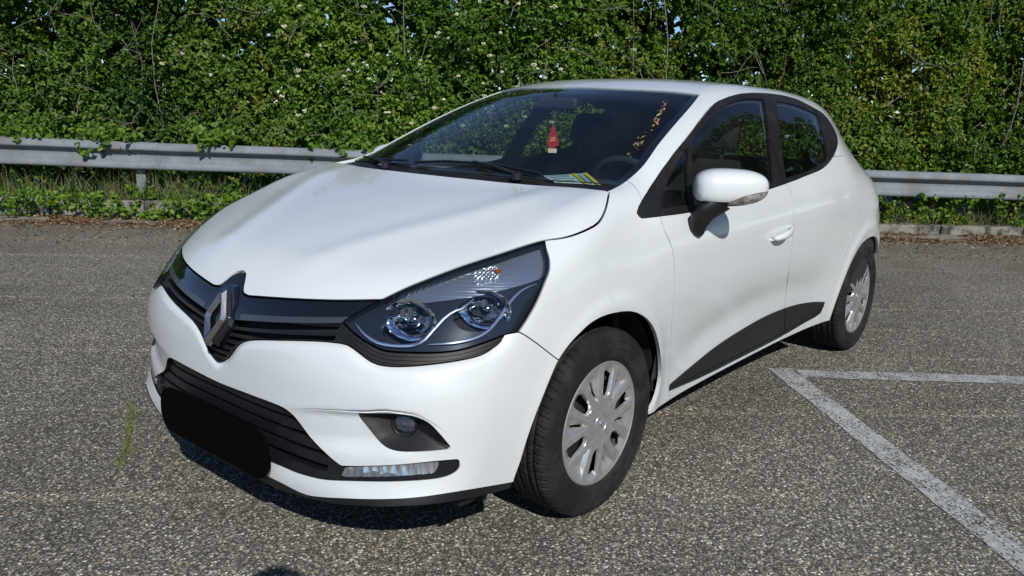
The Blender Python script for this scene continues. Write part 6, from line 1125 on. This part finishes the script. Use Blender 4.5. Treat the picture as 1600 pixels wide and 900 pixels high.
creeper('undergrowth', None, 'dogwood', 520, lambda r: r.choice([-4.9, -4.3, -3.6, -2.9, -2.3, -1.7])+r.normal(0, .25), lambda r: r.uniform(8.62, 9.05), lambda r: .05+r.random()*.22, .055, 53, st=1)
creeper('undergrowth', None, 'privet', 2600, lambda r: r.uniform(-8, 8.4), lambda r: r.uniform(9.4, 10.2), lambda r: .2+r.random()*.9, .07, 54, st=1)

# grass tufts
V, F = blades(1300, lambda: W_(RNG.choice([-4.6, -3.9, -3.4, -2.9, -5.4])+RNG.normal(0, .30), RNG.uniform(8.95, 9.3), .10), .12, .50, .009, 1.1)
gr_m = mat('verge_grass', (.07, .12, .03), .8, noise=(9, (.22, .19, .10), .45, .7)); o = mesh('grass', V, F, gr_m, smooth=False); o['kind'] = 'stuff'
V, F = blades(900, lambda: W_(RNG.uniform(3.5, 8), RNG.uniform(8.95, 9.3), .10), .08, .30, .006, .8); o = mesh('grass', V, F, gr_m, smooth=False); o['kind'] = 'stuff'
V, F = blades(650, crack_pt, .003, .013, .005, 1.); o = mesh('moss', V, F, moss, smooth=False); o['kind'] = 'stuff'

# verge, kerb, gutter
es = np.linspace(-14, 16, 121); dd = [9.02, 9.2, 9.6, 10.4, 12, 20, 60]; V = []
for d_ in dd:
    for e_ in es: V.append(W_(e_, d_, .115-.010*e_*(1 if abs(e_) < 9 else 9/abs(e_))+(.0 if d_ < 9.1 else .05+RNG.normal(0, .012)) if d_ < 15 else .2))
n = len(es); soil = mat('brown_verge_soil', (.075, .055, .036), .95, noise=(8, (.14, .11, .07), .4, .7), bump=(40, .8, .03))
tag(mesh('verge', V, [(i*n+k, i*n+k+1, (i+1)*n+k+1, (i+1)*n+k) for i in range(len(dd)-1) for k in range(n-1)], soil), kind='structure')
kerb_m = mat('weathered_kerb_stone', (.24, .225, .19), .9, noise=(7, (.045, .042, .034), .44, .60), bump=(60, .6, .01)); b = MB(); rot = np.array([EE, -EN, [0, 0, 1]]).T
for i in range(30):
    e_ = -13+i*1.0; b.box(W_(e_+RNG.normal(0, .004), 8.93+RNG.normal(0, .005), .062-.009*e_+RNG.normal(0, .004)), (.985, .15, .20), rot)
o = b.build('kerb', kerb_m, smooth=False, bevel=.012); o['kind'] = 'structure'
gut = mat('concrete_gutter', (.27, .25, .21), .9, noise=(5, (.12, .10, .075), .40, .62), bump=(80, .4, .006)); V = []
for e_ in es: V += [W_(e_, 8.55+.015*math.sin(e_*7), .004), W_(e_, 8.86, .010)]
tag(mesh('gutter', V, [(2*i, 2*i+2, 2*i+3, 2*i+1) for i in range(n-1)], gut, smooth=False), kind='structure')
# dry leaves along the kerb
rng = np.random.default_rng(5); n = 42000; e_ = rng.uniform(-8, 8.5, n); d_ = 8.86-np.abs(rng.normal(0, .30, n)); d_ = np.where(rng.random(n) < .07, rng.uniform(7.2, 8.8, n), d_)
k_ = vnoise(np.stack([e_, d_, 0*e_], 1), 2.6, 9); m_ = (k_ > .30) & ((e_ < 0) | (np.abs(d_-8.66) > .07) | (k_ > .6)); e_, d_ = e_[m_], d_[m_]; n = len(e_)
P = E0+e_[:, None]*EE+d_[:, None]*EN+np.abs(rng.normal(.008, .007, n))[:, None]*[0, 0, 1]; A = unit(rng.normal(size=(n, 3))*[1, 1, .25]); B = unit(np.cross(unit(rng.normal(size=(n, 3))*.45+[0, 0, 1]), A))
dry = leaf_material('dry_leaf_litter', [(0, (.07, .04, .022)), (.5, (.20, .12, .065)), (.85, (.36, .25, .14)), (1, (.46, .38, .24))], .1, .8)
leaf_cloud('leaf_litter', P, A, B, rng.uniform(.018, .042, n), .55, dry, None, np.clip(rng.normal(.5, .25, n), 0, 1), kind='stuff')
# loose grit on the asphalt close to the camera
rng = np.random.default_rng(6); b = MB(); oct_ = np.array([[1, 0, 0], [-1, 0, 0], [0, 1, 0], [0, -1, 0], [0, 0, 1], [0, 0, -1]], float); OF = [(0, 2, 4), (2, 1, 4), (1, 3, 4), (3, 0, 4), (2, 0, 5), (1, 2, 5), (3, 1, 5), (0, 3, 5)]
V, F = [], []
for i in range(2200):
    p = np.array([rng.uniform(-3.5, 2.2), rng.uniform(-3.5, 3.2), .001]); s = rng.uniform(.0015, .0042); q = oct_*s*rng.uniform(.6, 1.3, (6, 3)); a = rng.uniform(0, 6.3); k0 = len(V)
    V += (q@np.array([[math.cos(a), -math.sin(a), 0], [math.sin(a), math.cos(a), 0], [0, 0, 1]])+p).tolist(); F += [tuple(k+k0 for k in f) for f in OF]
o = mesh('loose_grit', V, F, mat('pale_grit', (.30, .27, .22), .85, noise=(3, (.5, .48, .42), .4, .6)), smooth=False); o['kind'] = 'stuff'

# guardrail
rail = empty('guardrail', tuple(W_(-3.75, 9.2, .1))); tag(rail, 'weathered galvanised guardrail running behind the car', 'guardrail'); rinv = np.array(rail.location)
prof = [(-.000, .012), (-.004, .030), (-.018, .048), (-.066, .072), (-.080, .070), (-.090, .058), (-.112, .006), (-.122, -.002), (-.150, -.004), (-.182, .002), (-.196, .012), (-.214, .042), (-.226, .054), (-.268, .066), (-.284, .060), (-.294, .044)]
es = np.linspace(-13, 15, 141); V = []; m = len(prof)
for e_ in es:
    dent = .012*math.exp(-((e_+3.85)/.12)**2)
    for z_, o_ in prof: V.append(W_(e_, 9.06-o_+dent*(1 if -.25 < z_ < -.1 else 0)+.004*math.sin(e_*1.7), railz(e_)+z_+.003*math.sin(e_*2.3))-rinv)
V = np.array(V); nV = len(V); V2 = V+EN*.004; F = [(i*m+k, (i+1)*m+k, (i+1)*m+k+1, i*m+k+1) for i in range(len(es)-1) for k in range(m-1)]
galv = mat('weathered_galvanised_steel', (.205, .235, .262), .7, metal=.1, spec=.25, noise=(3.5, (.155, .17, .18), .42, .66, .8), bump=(30, .15, .01)); 
gt = galv.node_tree; gb = gt.nodes['Principled BSDF']; src = gb.inputs['Base Color'].links[0].from_socket; tcg = gt.nodes.new('ShaderNodeTexCoord'); mpg = gt.nodes.new('ShaderNodeMapping'); mpg.inputs['Scale'].default_value = (6, 6, 1.2); ng = gt.nodes.new('ShaderNodeTexNoise'); ng.inputs['Scale'].default_value = 3; ng.inputs['Detail'].default_value = 8
gt.links.new(tcg.outputs['Object'], mpg.inputs[0]); gt.links.new(mpg.outputs[0], ng.inputs[0]); gt.links.new(mixc(gt, mapr(gt, ng.outputs[0], .52, .72, 0, .55), src, (.19, .165, .14)), gb.inputs['Base Color'])
o = mesh('beam', np.concatenate([V, V2]), F+[tuple(nV+i for i in f[::-1]) for f in F], galv, rail); o.data.set_sharp_from_angle(angle=R(50))
# splice: the next length of beam laps over the first, held by bolts
V = []
for e_ in np.linspace(-3.62, -3.36, 5):
    for z_, o_ in prof: V.append(W_(e_, 9.06-o_-.006, railz(e_)+z_)-rinv)
mesh('splice', V, [(i*m+k, (i+1)*m+k, (i+1)*m+k+1, i*m+k+1) for i in range(4) for k in range(m-1)], galv, rail)
for z_ in (-.05, -.115, -.19, -.255):
    for e_ in (-3.57, -3.41):
        b = MB(); c = W_(e_, 9.06-.058+.05*(z_ in (-.115, -.19)), railz(e_)+z_)-rinv; b.tube([c, c-EN*.014], .011, 6); b.build('bolt', galv, rail)
for e_ in (-11.6, -7.6, -3.6, .4, 4.45, 8.4, 12.4):
    b = MB(); z0 = railz(e_); 
    for dx, sx, sy in ((0, .010, .11), (-.05, .10, .006), (.05, .10, .006)):
        b.box(W_(e_+(sx*.5-.05 if sx > .05 else 0)*0, 9.14+dx, (z0-.02)/2-.05)-rinv, ((.10 if sx > .05 else .006), (.006 if sx > .05 else .10), z0-.02+.1), rot)
    b.build('post', galv, rail, smooth=False)

# trees on the sunny side of the lot; the side windows mirror them
def tree(label, x, y, h, r, seed, kind='privet'):
    rng = np.random.default_rng(seed); root = empty('broadleaf_tree', (x, y, 0)); tag(root, label, 'tree', 'trees across the car park')
    n = 1500; u = unit(rng.normal(size=(n, 3))); rad = r*(.55+.45*rng.random(n))[:, None]*(.72+.5*vnoise(u*1.6+5, 1.3, seed))[:, None]; c = u*rad*np.array([1, 1, 1.15])+np.array([0, 0, h-r*1.15]); c = c[c[:, 2] > .8]; n = len(c)
    C_, A, B, sz = twig_leaves(c, unit(rng.normal(size=(n, 3))), 6, .35, .24, np.array([0, 0, 1.]), rng)
    leaf_cloud('crown', C_, A, B, sz, .6, LM[kind], root, np.clip(rng.normal(.4, .2, n*6), 0, 1))
    b = MB(); b.tube([(0, 0, -.1), (.05, .02, h*.3), (.0, .08, h*.55), (.1, 0, h*.8)], [.17, .13, .08, .03], 10)
    for k in range(5):
        a = k*1.3+seed; b.tube([(0, .03, h*(.28+.07*k)), (math.cos(a)*r*.4, math.sin(a)*r*.4, h*(.42+.07*k)), (math.cos(a)*r*.7, math.sin(a)*r*.7, h*(.52+.07*k))], [.06, .04, .015], 6)
    b.build('trunk', bark, root)
tree('tall leafy tree mirrored in the front door window', -7.5, 11.0, 8.2, 2.9, 61)
tree('leafy tree left of the others across the car park', -4.0, 14.0, 7.6, 2.8, 62, 'dogwood')
tree('broad leafy tree mirrored in the rear door window', -11.5, 8.5, 8.6, 3.2, 63)
tree('leafy tree at the far right across the car park', -15.5, 5.5, 7.8, 3.0, 64, 'dogwood')
tree('leafy tree behind the two nearest the car', -11.0, 14.5, 10.0, 3.4, 65)
tree('leafy tree on the side of the lot behind the photographer', 1.5, 17.5, 8.0, 3.0, 66)
# ============================================================ small things in the car
# red tree-shaped air freshener on its string
half = [(0, .066), (.006, .050), (.011, .040), (.0085, .038), (.014, .026), (.019, .016), (.0155, .014), (.022, .002), (.0265, -.010), (.0215, -.012), (.0275, -.024), (.018, -.027), (.009, -.032), (.009, -.042)]
out = half+[(-x, y) for x, y in half[::-1][:-1]]
V, F = slab(out, .003); fc = np.array([-.735, .035, 1.165]); up = (.02, .0, 1); ou = (.85, .53, 0)
fr = mesh('air_freshener', place(V, fc, up, ou)-fc, F, mat('red_card', (.42, .012, .02), .5), smooth=False, loc=fc); tag(fr, 'red tree-shaped card air freshener hanging behind the windscreen', 'air freshener')
V, F = slab([(-.020, -.008), (.018, -.008), (.018, .010), (-.020, .010)], .003); V = place(V, fc+np.array([0, 0, -.049]), up, ou)-fc; mesh('card_foot', V, F, mat('pale_pink_card', (.75, .55, .48), .6), fr, smooth=False)
b = MB(); b.tube([fc*0+np.array([0, 0, .064]), np.array([.0, 0, .115])], .0008, 5); b.build('string', M['liner_cloth'], fr)
ylw = mat('yellow_print', (.75, .52, .12), .6)
for j, (w_, z_) in enumerate(((.020, .006), (.026, -.004))):
    b = MB()
    for k in range(5 if j == 0 else 6):
        x = -w_/2+w_*(k+.5)/(5 if j == 0 else 6); V, F = slab([(x-.0014, z_-.003+x*.15), (x+.0014, z_-.003+x*.15), (x+.0014, z_+.003+x*.15), (x-.0014, z_+.003+x*.15)], .0006); b.add(place(V, fc, up, ou)-fc+unit(np.array(ou))*.0032, F)
    b.build('printing', ylw, fr, smooth=False)
# papers lying against the foot of the windscreen
def bil(c, u, v): c = np.array(c, float); return c[0]*(1-u)*(1-v)+c[1]*u*(1-v)+c[2]*u*v+c[3]*(1-u)*v
def paper(name, label, cs, bands, cat='paper'):
    c = np.array(cs, float); o0 = c.mean(0); V = []; F = []; nu, nv = 10, 6
    for i in range(nu+1):
        for j in range(nv+1): u, v_ = i/nu, j/nv; V.append(bil(c, u, v_)-o0+np.array([0, 0, .004*math.sin(u*5)*math.sin(v_*3)]))
    m1 = len(V); V += [p-np.array([0, 0, .0006]) for p in V[:m1]]
    for i in range(nu):
        for j in range(nv): a = i*(nv+1)+j; q = (a, a+nv+1, a+nv+2, a+1); F += [q, tuple(m1+k for k in q[::-1])]
    p = mesh(name, V, F, mat(name+'_sheet', (.62, .72, .70), .6, noise=(90, (.40, .50, .52), .45, .62)), smooth=False, loc=o0); tag(p, label, cat)
    for (u0, u1, v0, v1, col) in bands:
        Vb = [bil(c, u, v_)-o0+np.array([0, 0, .0035+.004*math.sin(u*5)*math.sin(v_*3)]) for u, v_ in ((u0, v0), (u1, v0), (u1, v1), (u0, v1))]; mesh('printed_band', Vb, [(0, 1, 2, 3)], mat('print', col, .6), p, smooth=False)
paper('parking_paper', 'pale green and yellow printed sheet lying behind the windscreen foot', [(-.461, .200, 1.034), (-.735, .220, 1.034), (-.325, .570, 1.032), (-.228, .452, 1.032)], [(.62, .70, .03, .97, (.55, .50, .02)), (.90, .99, .03, .97, (.70, .62, .0)), (.05, .55, .10, .16, (.25, .38, .42)), (.05, .50, .30, .36, (.25, .38, .42)), (.05, .55, .50, .55, (.25, .38, .42)), (.08, .45, .72, .80, (.16, .24, .26)), (.75, .85, .10, .85, (.35, .48, .52))])
# dead leaves and catkins caught on the windscreen
DEB = ([0, .3, .6, .85, 1], [-.887, -.723, -.588, -.484, -.422], [.490, .554, .582, .608, .621])
rng = np.random.default_rng(77); n = 46; tpos = rng.random(n); bx = np.interp(tpos, *DEB[:2])+rng.normal(0, .007, n); by = np.interp(tpos, DEB[0], DEB[2])+rng.normal(0, .007, n)
P = np.array([[x, y, float(body.top(np.array([x]), np.array([y]))[0])+.004] for x, y in zip(bx, by)]); A = unit(rng.normal(size=(n, 3))*[1, 1, .3]+np.array([1., 0, -.4])); B = unit(np.cross(unit(np.array([.4, 0, .9])+rng.normal(size=(n, 3))*.3), A))
c0 = P.mean(0); o = leaf_cloud('leaf_debris', P-c0, A, B, rng.uniform(.008, .026, n), .5, dry, None, rng.uniform(.5, 1, n)); o.location = c0; o['kind'] = 'stuff'

# the photographer, whose head throws the small shadow at the foot of the picture
def person():
    f = np.array([-.769, -.640, 0]); s = np.array([f[1], -f[0], 0])*-1; base = np.array([2.30, 2.335, 0])
    def P(fw, sd, z): return (f*fw+s*sd+np.array([0, 0, z])).tolist()
    J = [(P(0, 0, .96), .145), (P(.01, 0, 1.12), .125), (P(.02, 0, 1.30), .150), (P(.03, 0, 1.44), .120), (P(.05, 0, 1.52), .056), (P(.09, 0, 1.60), .082), (P(.10, 0, 1.70), .098), (P(.09, 0, 1.755), .075)]
    E = [(0, 1), (1, 2), (2, 3), (3, 4), (4, 5), (5, 6), (6, 7)]
    for sg in (1, -1):
        k = len(J); J += [(P(0, .10*sg, .90), .10), (P(.03, .12*sg, .50), .066), (P(-.02, .13*sg, .10), .045), (P(.05, .14*sg, .04), .042), (P(.16, .15*sg, .03), .035)]; E += [(0, k), (k, k+1), (k+1, k+2), (k+2, k+3), (k+3, k+4)]
        k = len(J); J += [(P(.03, .19*sg, 1.41), .062), (P(.02, .27*sg, 1.17), .046), (P(.15, .12*sg, 1.22), .032), (P(.205, .075*sg, 1.275), .026)]; E += [(3, k), (k, k+1), (k+1, k+2), (k+2, k+3)]
        h = k+3
        for q in range(5):
            a = len(J); z = 1.305-.017*q if q < 4 else 1.315; ln = (.026, .028, .027, .022, .02)[q]
            J += [(P(.235, .062*sg, z), .010), (P(.250, (.052-.004*q)*sg, z+.002), .0088), (P(.252, (.032 if q < 4 else .038)*sg, z+.004), .0078)]; E += [(h, a), (a, a+1), (a+1, a+2)]
    me = bpy.data.meshes.new('person'); me.from_pydata([j[0] for j in J], E, []); o = bpy.data.objects.new('person', me); COL.objects.link(o); o.location = base
    m = o.modifiers.new('skin', 'SKIN'); 
    for i, (p, r) in enumerate(J): me.skin_vertices[0].data[i].radius = (r, r)
    me.skin_vertices[0].data[0].use_root = True
    sb = o.modifiers.new('smooth', 'SUBSURF'); sb.levels = 2; sb.render_levels = 2
    me.materials.append(mat('dark_clothing', (.03, .035, .05), .9)); tag(o, 'person in dark clothes holding up a phone, only the head shadow in view', 'person')
    return o, f, s, base
pe_o, pf, ps, pb = person()
b = MB(); c = np.array([2.0479, 2.1466, 1.2885])-pf*.035; cc = pb*0
V, F = slab(rrect(.155, .075, .01), .009); ph_ = mesh('mobile_phone', place(V, (0, 0, 0), (.0, 0, 1), tuple(pf)), F, M['piano'], smooth=False, loc=c); tag(ph_, 'black mobile phone held up by the photographer', 'phone')
